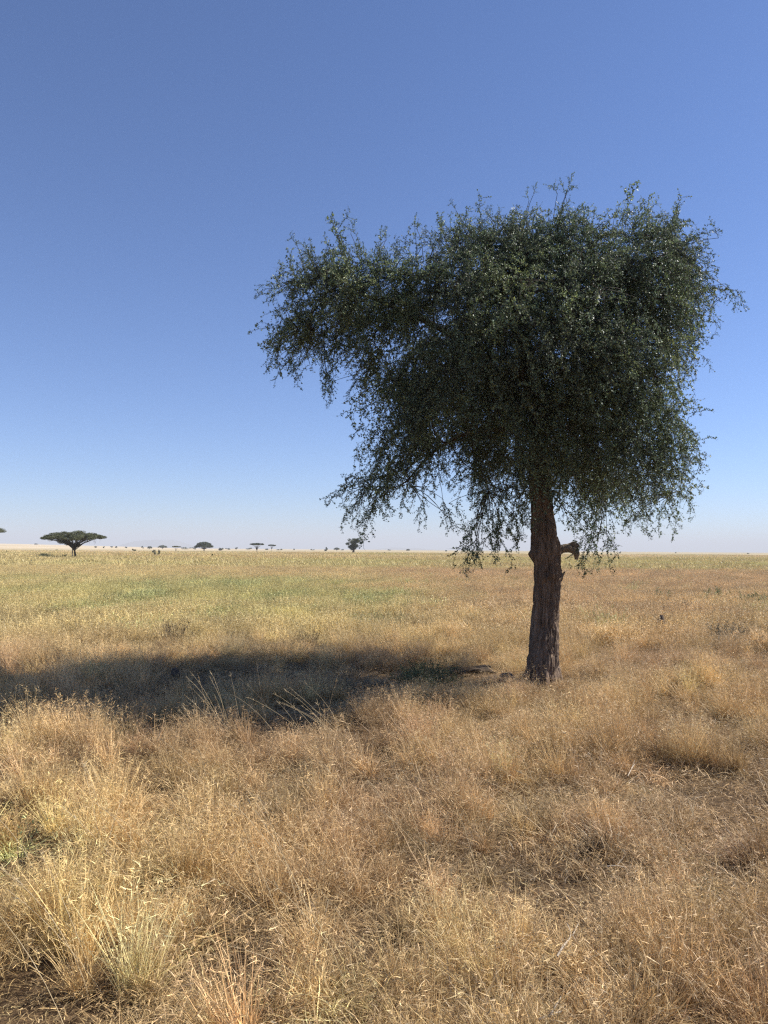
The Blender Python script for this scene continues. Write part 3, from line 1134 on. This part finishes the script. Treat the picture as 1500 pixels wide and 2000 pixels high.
def scatter_zone(name, r0, r1, half, dens, coll, kinds, srange, tilt=0.12, kindfun=None, label=None):
    area = half * (r1 * r1 - r0 * r0)
    n = int(area * dens)
    rr = np.sqrt(rng.uniform(r0 * r0, r1 * r1, n)); aa = rng.uniform(-half, half, n)
    x = rr * np.sin(aa); y = rr * np.cos(aa)
    return x, y, n


def finish(name, x, y, idx, s, sz, coll, tint, tilt, lean=-0.12):
    n = len(x)
    z = ground_z(x, y)
    spin = rng.uniform(0, 6.283, n)
    # tufts lean together: mostly towards -X, drifting with the wind-laid patches
    lx = lean + 0.55 * (fbm2(x / 1.7, y / 1.7, 91, 2) - 0.5) + rng.normal(0, tilt, n)
    ly = 0.55 * (fbm2(x / 1.7, y / 1.7, 92, 2) - 0.5) + rng.normal(0, tilt, n)
    up = np.stack([lx, ly, np.ones(n)], -1); up /= np.linalg.norm(up, axis=1)[:, None]
    f = np.stack([np.cos(spin), np.sin(spin), np.zeros(n)], -1)
    f = f - up * (f * up).sum(1)[:, None]; f /= np.linalg.norm(f, axis=1)[:, None]
    g = np.cross(up, f)
    # columns f, g, up -> euler xyz
    rot = np.stack([np.arctan2(g[:, 2], up[:, 2]), -np.arcsin(np.clip(f[:, 2], -1, 1)), np.arctan2(f[:, 1], f[:, 0])], -1)
    o = gn_scatter(name, np.stack([x, y, z], -1), rot, np.stack([s, s, sz], -1), idx, tint, coll)
    return tag(o, kind='stuff')


trunk_xy = np.array([base[0], TY])


def hollow(x, y):
    """dark bare pockets between the tussocks"""
    a = noise2(x / 0.42 + 3, y / 0.42, 61) * 0.6 + noise2(x / 1.1, y / 1.1, 62) * 0.4
    return sstep(a, 0.51, 0.63)


# near belt
x, y, n = scatter_zone('', 1.3, 17.5, 1.0, 38.0, NEAR, None, None)
h = hollow(x, y)
fine = noise2(x / 0.23, y / 0.23, 63)
keep = rng.random(n) > np.clip(h * 0.95 + 0.9 * sstep(fine, 0.50, 0.66), 0, 0.98)
dt = np.hypot(x - trunk_xy[0], y - TY)
keep &= dt > 0.36
x, y, h = x[keep], y[keep], h[keep]
n = len(x)
st = fbm2(x / 1.3, y / 1.3, 71, 2)
u = rng.random(n)
idx = np.where(u < 0.24, rng.integers(0, 5, n), rng.integers(5, 11, n))
idx = np.where((u > 0.4) & (rng.random(n) < sstep(st, .38, .56) * 0.75 + 0.15), rng.integers(11, 16, n), idx)
idx = np.where(rng.random(n) < 0.13, rng.integers(16, 19, n), idx)
# short dull growth left of the trunk, tree shade also painted into its tint
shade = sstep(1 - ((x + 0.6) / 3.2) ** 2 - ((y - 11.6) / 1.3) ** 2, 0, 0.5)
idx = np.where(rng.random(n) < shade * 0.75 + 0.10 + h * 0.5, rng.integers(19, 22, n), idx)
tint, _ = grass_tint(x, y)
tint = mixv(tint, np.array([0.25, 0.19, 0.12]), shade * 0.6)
tint = tint * rng.lognormal(0, 0.22, (n, 1)) * (1 + rng.normal(0, 0.02, (n, 3)))
tint = np.clip(tint, 0.02, 0.78)
hh = 0.33 + 0.85 * fbm2(x / 1.0, y / 1.0, 72, 2) + 0.5 * (noise2(x / 0.35, y / 0.35, 73) - 0.5)
dt = np.hypot((x - trunk_xy[0]) / 1.2, (y - TY + 0.5))
hh = hh * (0.32 + 0.68 * sstep(dt, 0.3, 1.3))
hh = hh * (1 - 0.55 * sstep(1 - ((x - 1.3) / 1.5) ** 2 - ((y - TY + 0.1) / 0.7) ** 2, 0, 0.5))
s = rng.uniform(0.75, 1.15, n)
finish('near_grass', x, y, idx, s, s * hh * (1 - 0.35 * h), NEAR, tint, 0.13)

# flattened litter and stubble in the pockets between tussocks
x, y, n = scatter_zone('', 1.3, 17.5, 1.0, 13.0, NEAR, None, None)
keep = np.hypot(x - trunk_xy[0], y - TY) > 0.25
x, y = x[keep], y[keep]
n = len(x)
tint, _ = grass_tint(x, y)
tint = mixv(tint, BROWN, np.full(n, 0.45)) * rng.lognormal(0, 0.25, (n, 1))
s = rng.uniform(0.8, 1.3, n)
finish('grass_litter', x, y, rng.integers(19, 22, n), s, s * rng.uniform(0.3, 0.7, n), NEAR, np.clip(tint, .02, .7), 0.1)

# middle belt
x, y, n = scatter_zone('', 16.5, 75, 0.72, 4.2, MID, None, None)
tint, gr = grass_tint(x, y)
forb = rng.random(n) < gr * 0.9 * sstep(fbm2(x / 2.2, y / 4.5, 93, 2), 0.42, 0.62) + 0.02
idx = np.where(forb, rng.integers(8, 12, n), rng.integers(0, 8, n))
tint = np.where(forb[:, None], np.array([0.36, 0.355, 0.155]), tint) * rng.lognormal(0, 0.22, (n, 1))
s = rng.uniform(0.8, 1.2, n)
finish('middle_grass', x, y, idx, s, s * (0.6 + 0.6 * fbm2(x / 2.5, y / 2.5, 74, 2)), MID, tint, 0.10)

# far belt
x, y, n = scatter_zone('', 70, 420, 0.56, 0.42, FAR, None, None)
rr = np.hypot(x, y)
k = rng.random(n) < 1.0 - 0.55 * sstep(rr, 200, 420)
x, y = x[k], y[k]
n = len(x)
tint, gr = grass_tint(x, y)
band = fbm2(x / 90, y / 35, 88, 3)
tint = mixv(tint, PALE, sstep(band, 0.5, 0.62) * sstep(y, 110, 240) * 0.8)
tint = mixv(tint, OLIVE, sstep(1 - band, 0.5, 0.62) * 0.5)
tint = tint * rng.uniform(0.85, 1.15, (n, 1))
s = rng.uniform(0.8, 1.3, n)
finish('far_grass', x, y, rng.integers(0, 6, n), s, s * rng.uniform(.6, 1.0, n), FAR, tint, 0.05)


# tall single stalks that stand out pale above the turf
def stalks():
    A = Acc()
    spots = []
    for px, py, k in [(90, 1400, 5), (110, 1400, 4), (225, 1400, 4), (200, 1410, 4), (270, 1400, 3), (415, 1450, 5), (430, 1440, 5), (460, 1440, 4), (640, 1440, 6), (670, 1430, 6), (560, 1430, 5), (1390, 1760, 5),
                      (1350, 1700, 3), (1100, 1600, 4), (900, 1500, 4), (100, 1700, 4), (300, 1750, 4), (620, 1800, 5), (1020, 1880, 4), (1300, 1900, 4), (150, 1900, 4), (1180, 1500, 3),
                      (800, 1650, 4), (450, 1600, 4), (1240, 1800, 4), (30, 1560, 3), (700, 1900, 4)]:
        d = 2.0 * F / (py - 1070)
        p = at(px, py, d)
        spots += [(p[0] + rng.normal(0, .12), d + rng.normal(0, .15)) for _ in range(k)]
    for x, y in spots:
        z = float(ground_z(x, y))
        L = rng.uniform(0.45, 0.85)
        d = np.array([rng.normal(-0.35, 0.25), rng.normal(0, 0.2), 1.0]); d /= np.linalg.norm(d)
        P = [np.array([x, y, z])]
        bend = rng.normal(-0.03, 0.04)
        for k in range(7):
            d = d + np.array([bend, rng.normal(0, .02), -0.05]); d /= np.linalg.norm(d)
            P.append(P[-1] + d * L / 7)
        t = rng.random()
        A.tube(P, np.linspace(0.0022, 0.0009, 8), 3, col=(t, t, 0, 1))
        for _ in range(rng.integers(3, 8)):
            b = P[-1] + (P[-2] - P[-1]) * rng.random() * 1.6
            e = b + (d * 0.5 + rng.normal(0, 0.5, 3)) * 0.05
            s_ = rng.normal(0, 0.0016, 3)
            A.add([b - s_, b + s_, e], tris=[(0, 1, 2)], col=(t, 1, 0, 1))
    tag(A.build('tall_stalks', mat_simple('stalk_straw', (0.42, 0.32, 0.18), (0.66, 0.53, 0.33), 8, 0.6, transl=0.2)), kind='stuff')


stalks()


# ------------------------------------------------------------------ small things in the near field
def spot(px, py):
    """ground point seen at a pixel"""
    d = CR @ np.array([(px - 750) / F, -(py - 1000) / F, -1.0])
    t = CAM_H / -d[2]
    p = np.array([0, 0, CAM_H]) + d * t
    for _ in range(3):
        t = (CAM_H - float(ground_z(p[0], p[1]))) / -d[2]
        p = np.array([0, 0, CAM_H]) + d * t
    return p


def bramble(name, px, py, label, cat, R0, H, n, mat, leaf=0.012, seed=1, stem_mat=None, group=None, lean=0.0, leaves=8):
    """a low many-stemmed plant: stems as one part, leaves as another"""
    g = np.random.default_rng(seed)
    p = spot(px, py)
    t = thing(name, p, label, cat, group)
    A, B = Acc(), Acc()
    for i in range(n):
        a = g.uniform(0, 6.283); r = R0 * 0.35 * math.sqrt(g.random())
        P = [np.array([r * math.cos(a), r * math.sin(a), -0.03])]
        d = np.array([math.cos(a) * g.uniform(0, R0 / H) + lean, math.sin(a) * g.uniform(0, R0 / H), 1.0]); d /= np.linalg.norm(d)
        L = H * g.uniform(0.6, 1.15)
        for k in range(6):
            d = d + g.normal(0, 0.13, 3); d /= np.linalg.norm(d)
            P.append(P[-1] + d * L / 6)
        A.tube(P, np.linspace(0.005, 0.0015, 7), 3)
        for q in P[2:]:
            for _ in range(leaves):
                o_ = q + g.normal(0, 0.02, 3)
                ax = g.normal(0, 1, 3); ax /= np.linalg.norm(ax)
                sd = np.cross(ax, g.normal(0, 1, 3)); sd /= np.linalg.norm(sd)
                l = leaf * g.uniform(1, 2.6)
                B.add([o_, o_ + ax * l * .5 + sd * l * .25, o_ + ax * l, o_ + ax * l * .5 - sd * l * .25], quads=[(0, 1, 2, 3)])
    A.build('stems', stem_mat or M_TWIG, t)
    if leaves:
        tag(B.build('leaves', mat, t), kind='stuff')
    return t


bramble('scrub_bush', 1425, 1262, 'low grey-green scrubby bush in dry grass at the far right behind the tree', 'bush', 0.6, 0.50, 130, M_GREY, 0.014, 3)
bramble('scrub_bush', 832, 1345, 'low olive green bush in the tree shade just left of the trunk', 'bush', 0.62, 0.42, 210, M_WEED, 0.012, 4)
bramble('leafy_weed', 1395, 1178, 'green leafy weed with upright stems, left one of the pair near the right edge', 'weed', 0.4, 0.62, 34, M_WEED, 0.03, 5)
bramble('leafy_weed', 1468, 1188, 'wide green leafy weed clump nearest to the right edge of the field', 'weed', 0.8, 0.58, 60, M_WEED, 0.03, 6)
bramble('leafy_weed', 1290, 1182, 'thin dark green weed stems standing above the dark stump', 'weed', 0.3, 0.62, 14, M_WEED, 0.03, 7)
bramble('dry_weed', 1355, 1205, 'dark leaning dry weed right of the dark stump', 'weed', 0.25, 0.6, 16, M_CHAR, 0.02, 8, lean=-0.5)
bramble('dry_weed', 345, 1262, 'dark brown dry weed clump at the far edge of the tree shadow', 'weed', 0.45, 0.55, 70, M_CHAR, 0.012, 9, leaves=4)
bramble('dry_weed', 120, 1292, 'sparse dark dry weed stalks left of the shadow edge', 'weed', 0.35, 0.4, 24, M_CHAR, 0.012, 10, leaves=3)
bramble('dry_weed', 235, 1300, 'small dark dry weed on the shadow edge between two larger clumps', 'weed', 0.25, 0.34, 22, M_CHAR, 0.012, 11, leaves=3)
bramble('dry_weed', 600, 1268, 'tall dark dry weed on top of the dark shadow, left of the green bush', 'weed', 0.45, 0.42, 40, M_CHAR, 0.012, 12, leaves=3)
bramble('grey_weed', 1160, 1680, 'dark grey dead weed tangle in the foreground right of centre', 'weed', 0.12, 0.2, 60, M_GREY, 0.004, 13, leaves=4)
bramble('grey_weed', 1385, 1760, 'small dark weed tangle beside a pale bent stick, lower right', 'weed', 0.1, 0.16, 40, M_OLIVE, 0.005, 14, leaves=5)
bramble('leafy_weed', 48, 1700, 'green weed with upright leafy stems at the lower left edge', 'weed', 0.06, 0.34, 4, M_WEED, 0.010, 15, leaves=4)


def lump(name, p, size, mat, label=None, cat=None, seed=0, parent=None, rough=0.5, n=28):
    """irregular boulder / stump block from a displaced sphere"""
    th = np.linspace(0, math.pi, n)[:, None]; ph = np.linspace(0, 2 * math.pi, n * 2, endpoint=False)[None]
    X = np.sin(th) * np.cos(ph); Y = np.sin(th) * np.sin(ph); Z = np.cos(th) + 0 * ph
    d = 1 + rough * (noise3(X * 1.8 + seed, Y * 1.8, Z * 1.8, seed) - 0.5) * 1.6 + rough * 0.5 * (noise3(X * 5 + seed, Y * 5, Z * 5, seed + 1) - 0.5)
    V = np.stack([X * d * size[0], Y * d * size[1], Z * d * size[2] + size[2] * 0.6], -1).reshape(-1, 3)
    i = np.arange(n - 1)[:, None]; j = np.arange(2 * n)[None]
    a = i * 2 * n + j; b = i * 2 * n + (j + 1) % (2 * n)
    q = np.stack([a, a + 2 * n, b + 2 * n, b], -1).reshape(-1, 4)
    o = obj(name, mesh_np(name, V, q, True), mat, parent, p)
    if label: tag(o, label, cat)
    return o


def stump(px, py, H, r, label, seed, lean):
    p = spot(px, py)
    t = thing('tree_stump', p, label, 'stump')
    gnarl([(0, 0, -0.05), (lean * .3, 0, H * .35), (lean * .2, 0, H * .7), (lean, 0, H)], [r, r * .8, r * .75, r * .35], 'stem', M_CHAR, t, seed, 18, 10, 0.22)
    return t


stump(1290, 1250, 0.56, 0.10, 'small charred black stump standing in dry grass right of the tree', 21, 0.03)
stump(342, 1335, 0.22, 0.09, 'dark broken stump inside the tree shadow on the left', 24, -0.03)
p = spot(992, 1338)
lump('mottled_rock', p, (0.12, 0.10, 0.11), M_ROCK, 'mottled grey and white rock lying in grass left of the trunk base', 'rock', 31)
p = spot(925, 1318)
lump('earth_mound', p, (0.34, 0.25, 0.09), mat_simple('dark_soil', (0.03, 0.022, 0.016), (0.10, 0.07, 0.045), 12, 0.95, 0.9), 'dark brown earth mound in the shade between bush and trunk', 'mound', 33)


def stick(pxs, label, r=0.006, z=0.16, side=None):
    P = []
    for i, (px, py) in enumerate(pxs):
        d = CR @ np.array([(px - 750) / F, -(py - 1000) / F, -1.0])
        zz = z + 0.02 * math.sin(i * 2.1)
        P.append(np.array([0, 0, CAM_H]) + d * ((CAM_H - zz) / -d[2]))
    P = np.array(P)
    t = thing('dead_stick', P[0], label, 'stick', 'bleached sticks lying on the grass')
    gnarl(P - P[0], np.linspace(r, r * 0.4, len(P)), 'shaft', M_PALEWOOD, t, 4, 8, 6, 0.12)
    m = len(P) // 2
    e = P[m] + (P[m] - P[m - 1]) * 0.5 + np.array([0.03, 0.05, 0.03])
    gnarl([P[m] - P[0], (P[m] + e) / 2 - P[0], e - P[0]], [r * .6, r * .4, r * .2], 'side_twig', M_PALEWOOD, t, 5, 6, 5, 0.1)
    return t


stick([(1052, 1992), (1075, 1982), (1098, 1975)], 'short bleached stick at the bottom edge, lowest of the sticks', 0.007)
stick([(1088, 1868), (1102, 1845), (1118, 1828), (1108, 1805)], 'bent pale stick in the right foreground, bowed like a hook', 0.006)
stick([(1368, 1778), (1392, 1772), (1408, 1755)], 'pale curved stick lying beside a dark weed tangle at the right', 0.006)
stick([(1185, 1692), (1205, 1690), (1222, 1694)], 'thin pale stick lying below the grey weed tangle', 0.0045)
stick([(1226, 1516), (1233, 1502), (1240, 1492)], 'small upright pale stick in the grass below the trunk, farthest of the sticks', 0.004, 0.2)

# ------------------------------------------------------------------ distant trees and bushes
def place(px, d):
    X = (px - 750) / F * d
    return np.array([X, d, float(ground_z(X, d)) - 0.03])


def leaf_cloud(g, cen, rad, n, leaf, flat=1.0, shell=0.5):
    v = g.normal(0, 1, (n, 3)); v /= np.linalg.norm(v, axis=1)[:, None]
    rr = g.random(n) ** shell
    P = cen + v * rr[:, None] * rad
    ax = g.normal(0, 1, (n, 3)); ax[:, 2] *= flat; ax /= np.linalg.norm(ax, axis=1)[:, None]
    sd = np.cross(ax, g.normal(0, 1, (n, 3))); sd /= np.linalg.norm(sd, axis=1)[:, None]
    L = leaf * g.uniform(0.6, 1.5, (n, 1))
    V = np.stack([P - ax * L, P + sd * L * .5, P + ax * L, P - sd * L * .5], 1).reshape(-1, 3)
    i = np.arange(n)[:, None] * 4
    return V, np.hstack([i, i + 1, i + 2, i + 3])


def far_tree(name, px, d, label, cat, wpx, hpx, kind, leafmat=M_FARLEAF, barkmat=M_FARBARK, seed=0, group=None, pads=None, nleaf=2500, dpx=0):
    """wpx, hpx: width and height as photographed; kind: umbrella, dome, bush, droop"""
    g = np.random.default_rng(seed + 900)
    b = place(px, d)
    Wd, H = wpx / F * d, hpx / F * d
    t = thing(name, b, label, cat, group)
    A, B = Acc(), Acc()
    leaf = max(0.05, 0.9 / F * d)
    if kind == 'umbrella':
        zc = H * 0.80
        fork = H * 0.28
        A.tube([(0, 0, -0.1), (0.01 * Wd, 0, fork * .5), (0, 0, fork)], [Wd * .022, Wd * .018, Wd * .017], 8)
        np_ = pads or 22
        for k in range(np_):
            a = k * 2.399 + g.uniform(-.2, .2); r = 0.43 * Wd * math.sqrt((k + 0.5) / np_)
            c = np.array([r * math.cos(a), r * math.sin(a), zc + H * 0.10 * (1 - (2 * r / Wd) ** 2) + g.uniform(-.03, .03) * H])
            rad = np.array([Wd * .13, Wd * .13, H * .06]) * g.uniform(.75, 1.2)
            v, q = leaf_cloud(g, c, rad, nleaf // np_, leaf, 0.3, 0.6)
            B.add(v, q)
            m = np.array([c[0] * .35, c[1] * .35, fork + (c[2] - fork) * .6])
            A.tube([(0, 0, fork * .95), m, c - [0, 0, H * .03]], [Wd * .009, Wd * .006, Wd * .002], 5)
    elif kind == 'dome':
        A.tube([(0, 0, -0.1), (0, 0, H * .25), (Wd * .03, 0, H * .5)], [Wd * .03, Wd * .025, Wd * .015], 7)
        np_ = 26
        for k in range(np_):
            a = k * 2.399; u = (k + .5) / np_
            r = 0.40 * Wd * math.sqrt(u)
            zt = H * (0.86 - 0.42 * u ** 1.5) + g.uniform(-.04, .04) * H
            c = np.array([r * math.cos(a), r * math.sin(a), zt])
            v, q = leaf_cloud(g, c, np.array([Wd * .12, Wd * .12, H * .14]), nleaf // np_, leaf, 0.6, 0.6)
            B.add(v, q)
            A.tube([(0, 0, H * .2), c * .6 + [0, 0, H * .1], c], [Wd * .012, Wd * .008, Wd * .003], 4)
    elif kind == 'bush':
        np_ = max(5, nleaf // 90)
        for k in range(np_):
            a = g.uniform(0, 6.28); r = 0.36 * Wd * math.sqrt(g.random())
            c = np.array([r * math.cos(a), r * math.sin(a), H * g.uniform(.15, .82) * (1 - (r / Wd) ** 2 * 1.6)])
            v, q = leaf_cloud(g, c, np.array([Wd * .16, Wd * .16, H * .17]), nleaf // np_, leaf * .8, 1, 0.6)
            B.add(v, q)
            A.tube([(r * .2 * math.cos(a), r * .2 * math.sin(a), -0.05), c * .6, c], [Wd * .014, Wd * .01, Wd * .004], 4)
    elif kind == 'droop':
        A.tube([(0, 0, -0.1), (0.02 * Wd, 0, H * .3), (-.02 * Wd, 0, H * .7)], [Wd * .06, Wd * .05, Wd * .02], 7)
        for k in range(34):
            a = g.uniform(0, 6.28); u = g.random()
            r = Wd * (0.13 + 0.32 * u ** .6) * math.sqrt(g.random())
            c = np.array([r * math.cos(a), r * math.sin(a), H * (0.28 + 0.64 * u)])
            v, q = leaf_cloud(g, c, np.array([Wd * .10, Wd * .10, H * .10]), nleaf // 34, leaf * .8, 2, 0.7)
            B.add(v, q)
            A.tube([(0, 0, c[2] * .7), c], [Wd * .012, Wd * .005], 4)
    A.build('trunk' if kind != 'bush' else 'stems', barkmat, t, smooth=True)
    tag(B.build('crown', leafmat, t), kind='stuff')
    return t


def big_acacia(px, d, label, seed, wpx=128, hpx=58, nleaf=42000, shape=None):
    """flat umbrella thorn with a forked pale-and-dark trunk and stacked foliage plates"""
    g = np.random.default_rng(seed)
    b = place(px, d)
    u = d / F
    t = thing('umbrella_acacia', b, label, 'tree', 'flat-topped acacia trees')
    A, D, B = Acc(), Acc(), Acc()
    # trunk forks low: dark main stem, paler thin stem on its left
    A.tube([(2 * u, 0, -.1), (1.5 * u, 0.1, 8 * u), (0, .1, 17 * u), (-2 * u, 0, 24 * u)], [2.3 * u, 1.9 * u, 1.7 * u, 1.3 * u], 10)
    D.tube([(-2.6 * u, -.2, -.1), (-2.6 * u, -.2, 12 * u), (-3.2 * u, -.1, 22 * u), (-8 * u, 0, 34 * u)], [1.1 * u, .95 * u, .85 * u, .5 * u], 8)
    plates = []
    for k in range(64):
        a = k * 2.399 + g.uniform(-.25, .25); q = (k + .5) / 64
        r = math.sqrt(q)
        x = r * math.cos(a) * 57 - 2; y = r * math.sin(a) * 46
        top = 53 - 11 * r ** 2.2 + (1.5 if x > 10 else 0)
        zz = top - g.uniform(0, 10) * (1 - .5 * r) - (3.5 if k % 4 == 0 else 0)
        plates.append((x, y, zz, g.uniform(7, 13) * (1.15 - .35 * r)))
    plates += [(-22, -8, 33, 8), (-16, 6, 30, 7), (-28, -4, 37, 9), (-12, -10, 34, 7)]
    for x, y, z, rad in plates:
        c = np.array([x, y, z]) * u
        v, q = leaf_cloud(g, c, np.array([rad, rad, 3.3]) * u, nleaf // len(plates), 0.75 * u, .35, .55)
        B.add(v, q)
        s = np.array([g.choice([-3, 0, 1]), 0, g.uniform(17, 24)]) * u
        m = np.array([x * .38, y * .38, s[2] / u + (z - s[2] / u) * .55]) * u + g.normal(0, .8, 3) * u
        A.tube([s, (s + m) / 2 + g.normal(0, .7, 3) * u, m, c * np.array([.8, .8, 1]) - [0, 0, 3 * u], c], [.85 * u, .62 * u, .45 * u, .28 * u, .12 * u], 5)
    for _ in range(26):   # bare twigs under the canopy
        x = g.uniform(-40, 45); z0_ = 42 - abs(x) * .12
        p0 = np.array([x, g.uniform(-20, 20), z0_]); p1 = p0 + [g.normal(0, 5), g.normal(0, 3), -g.uniform(3, 9)]
        A.tube([p0 * u, (p0 + p1) / 2 * u + g.normal(0, .5, 3) * u, p1 * u], [.25 * u, .2 * u, .1 * u], 3)
    A.build('trunk', M_FARBARK, t, smooth=True)
    D.build('side_trunk', M_FARPALE, t, smooth=True)
    tag(B.build('crown', M_ACLEAF, t), kind='stuff')
    return t


big_acacia(146, 130, 'large flat-topped umbrella acacia on the left plain casting a dark shadow', 61)
far_tree('umbrella_acacia', -38, 150, 'acacia cut off by the left edge with only its crown tip showing', 'tree', 92, 62, 'umbrella', M_ACLEAF, seed=2, group='flat-topped acacia trees', nleaf=9000)
far_tree('umbrella_acacia', 502, 330, 'thin T-shaped acacia with a flat crown in the middle distance', 'tree', 30, 21, 'umbrella', seed=3, group='flat-topped acacia trees', nleaf=5000, pads=16)
far_tree('umbrella_acacia', 531, 560, 'small flat acacia just right of the thin T-shaped one', 'tree', 17, 14, 'umbrella', seed=4, group='flat-topped acacia trees', nleaf=2500, pads=12)
far_tree('dome_tree', 399, 520, 'round dome-crowned dark green tree on the horizon left of centre', 'tree', 38, 18, 'dome', seed=5, nleaf=7000)
far_tree('grey_bush', 303, 170, 'grey-green open bush in pale grass below the flat hill', 'bush', 12, 17, 'bush', M_PALEBUSH, seed=6, nleaf=420)
far_tree('grey_bush', 311, 172, 'taller right half of the grey-green bush pair below the flat hill', 'bush', 8, 22, 'bush', M_PALEBUSH, seed=7, nleaf=380)
far_tree('bent_tree', 344, 300, 'small bent tree with reddish stem and thin crown left of the dome tree', 'tree', 18, 15, 'umbrella', M_DRYBUSH, M_FARPALE, seed=8, nleaf=1200, pads=9)
far_tree('drooping_tree', 690, 320, 'drooping dark tree standing under the tips of the big tree, centre', 'tree', 42, 32, 'droop', seed=9, nleaf=7000)
far_tree('round_bush', 637, 760, 'small round dark bush on the horizon left of the drooping tree', 'bush', 9, 10, 'bush', seed=10, nleaf=700)
far_tree('low_tree', 658, 900, 'tiny flat low tree between the round bush and the drooping tree', 'tree', 13, 6, 'dome', seed=11, nleaf=700)
far_tree('yellow_bush', 416, 160, 'small yellow-green bush in the grass below the dome tree', 'bush', 10, 10, 'bush', M_OLIVE, seed=12, nleaf=500)
far_tree('round_bush', 263, 420, 'dark round bush left of the flat hill foot', 'bush', 10, 8, 'bush', seed=13, nleaf=700)
far_tree('round_bush', 432, 700, 'dark low bush just right of the dome tree', 'bush', 12, 7, 'bush', seed=14, nleaf=700)
far_tree('low_scrub', 94, 134, 'low dark scrub patch at the left foot of the large acacia', 'scrub', 46, 13, 'bush', seed=31, nleaf=1500)
far_tree('low_scrub', 124, 136, 'small dark scrub tuft between the low patch and the acacia trunk', 'scrub', 20, 11, 'bush', seed=32, nleaf=500)
far_tree('round_bush', 14, 235, 'tiny dark bush at the left edge of the plain', 'bush', 5, 6, 'bush', seed=15, nleaf=200)
far_tree('round_bush', 111, 420, 'tiny dark bush seen left of the large acacia', 'bush', 5, 4, 'bush', seed=16, nleaf=200)
far_tree('round_bush', 255, 128, 'tiny brown bush in tan grass left of the grey bush pair', 'bush', 6, 7, 'bush', M_DRYBUSH, seed=17, nleaf=250)
far_tree('dry_shrub', 136, 62, 'tiny brown weed in the tan grass in front of the large acacia', 'bush', 8, 10, 'bush', M_DRYBUSH, seed=18, nleaf=200)
far_tree('low_tree', 797, 1000, 'tiny flat tree in front of the faint pale hills', 'tree', 8, 4, 'dome', seed=19, nleaf=400)
far_tree('round_bush', 871, 1000, 'tiny dark bush on the horizon left of the trunk', 'bush', 5, 4, 'bush', seed=20, nleaf=300)
far_tree('round_bush', 1210, 700, 'tiny dark bush on the horizon right of the trunk', 'bush', 6, 4, 'bush', seed=21, nleaf=300)
far_tree('dry_shrub', 751, 300, 'tiny upright brown shrub in the plain below the faint hills', 'bush', 4, 7, 'bush', M_DRYBUSH, seed=22, nleaf=150)
far_tree('low_tree', 318, 900, 'low dark tree row end, right of the flat hill foot', 'tree', 20, 7, 'dome', seed=23, nleaf=900)
far_tree('low_tree', 293, 800, 'low dark tree left of the flat hill foot, beside the grey bush', 'tree', 10, 6, 'dome', seed=24, nleaf=500)
rows = [(365, 950, 26, 6), (447, 1100, 14, 4), (462, 1000, 8, 5), (485, 1000, 22, 5), (522, 1150, 12, 3), (546, 1100, 14, 3), (575, 1200, 7, 3), (610, 1200, 10, 2.5),
        (188, 950, 7, 3.5), (203, 900, 4, 4), (219, 1000, 6, 4), (228, 950, 6, 4), (247, 1000, 5, 4), (279, 1000, 6, 5), (380, 900, 8, 5),
        (72, 1700, 9, 2.5), (670, 1300, 9, 2.5), (760, 1300, 7, 2.5), (1320, 1000, 6, 2), (1460, 900, 6, 2)]
row_labels = ['wide low thicket between the bent tree and the dome tree', 'flat thicket left of the thin T-shaped acacia', 'small bush behind the left end of the flat thicket',
              'longest flat thicket, just left of the thin T-shaped acacia', 'thin flat bush between the T-shaped acacia and its small neighbour', 'thin flat bush just right of the small flat acacia',
              'tiny bush well right of the small flat acacia', 'thin flat bush left of the small round horizon bush', 'first tiny bush right of the large acacia', 'second tiny bush right of the large acacia',
              'third tiny bush right of the large acacia', 'fourth tiny bush right of the large acacia',
              'last tiny bush of the row right of the large acacia', 'tiny bush between two larger bushes at the left foot of the flat hill', 'tiny bush touching the left side of the dome tree',
              'thin dark speck of bush on the ridge left of the large acacia', 'thin flat bush behind the drooping tree', 'thin flat bush at the left foot of the faint pale hills',
              'thin dark bush on the bare horizon right of the trunk', 'rightmost thin dark bush on the bare horizon']
for k, (px, d, w_px, h_px) in enumerate(rows):
    t = far_tree('distant_bush', px, d, row_labels[k], 'bush', w_px, h_px, 'bush', seed=40 + k, group='bushes along the far horizon', nleaf=260)
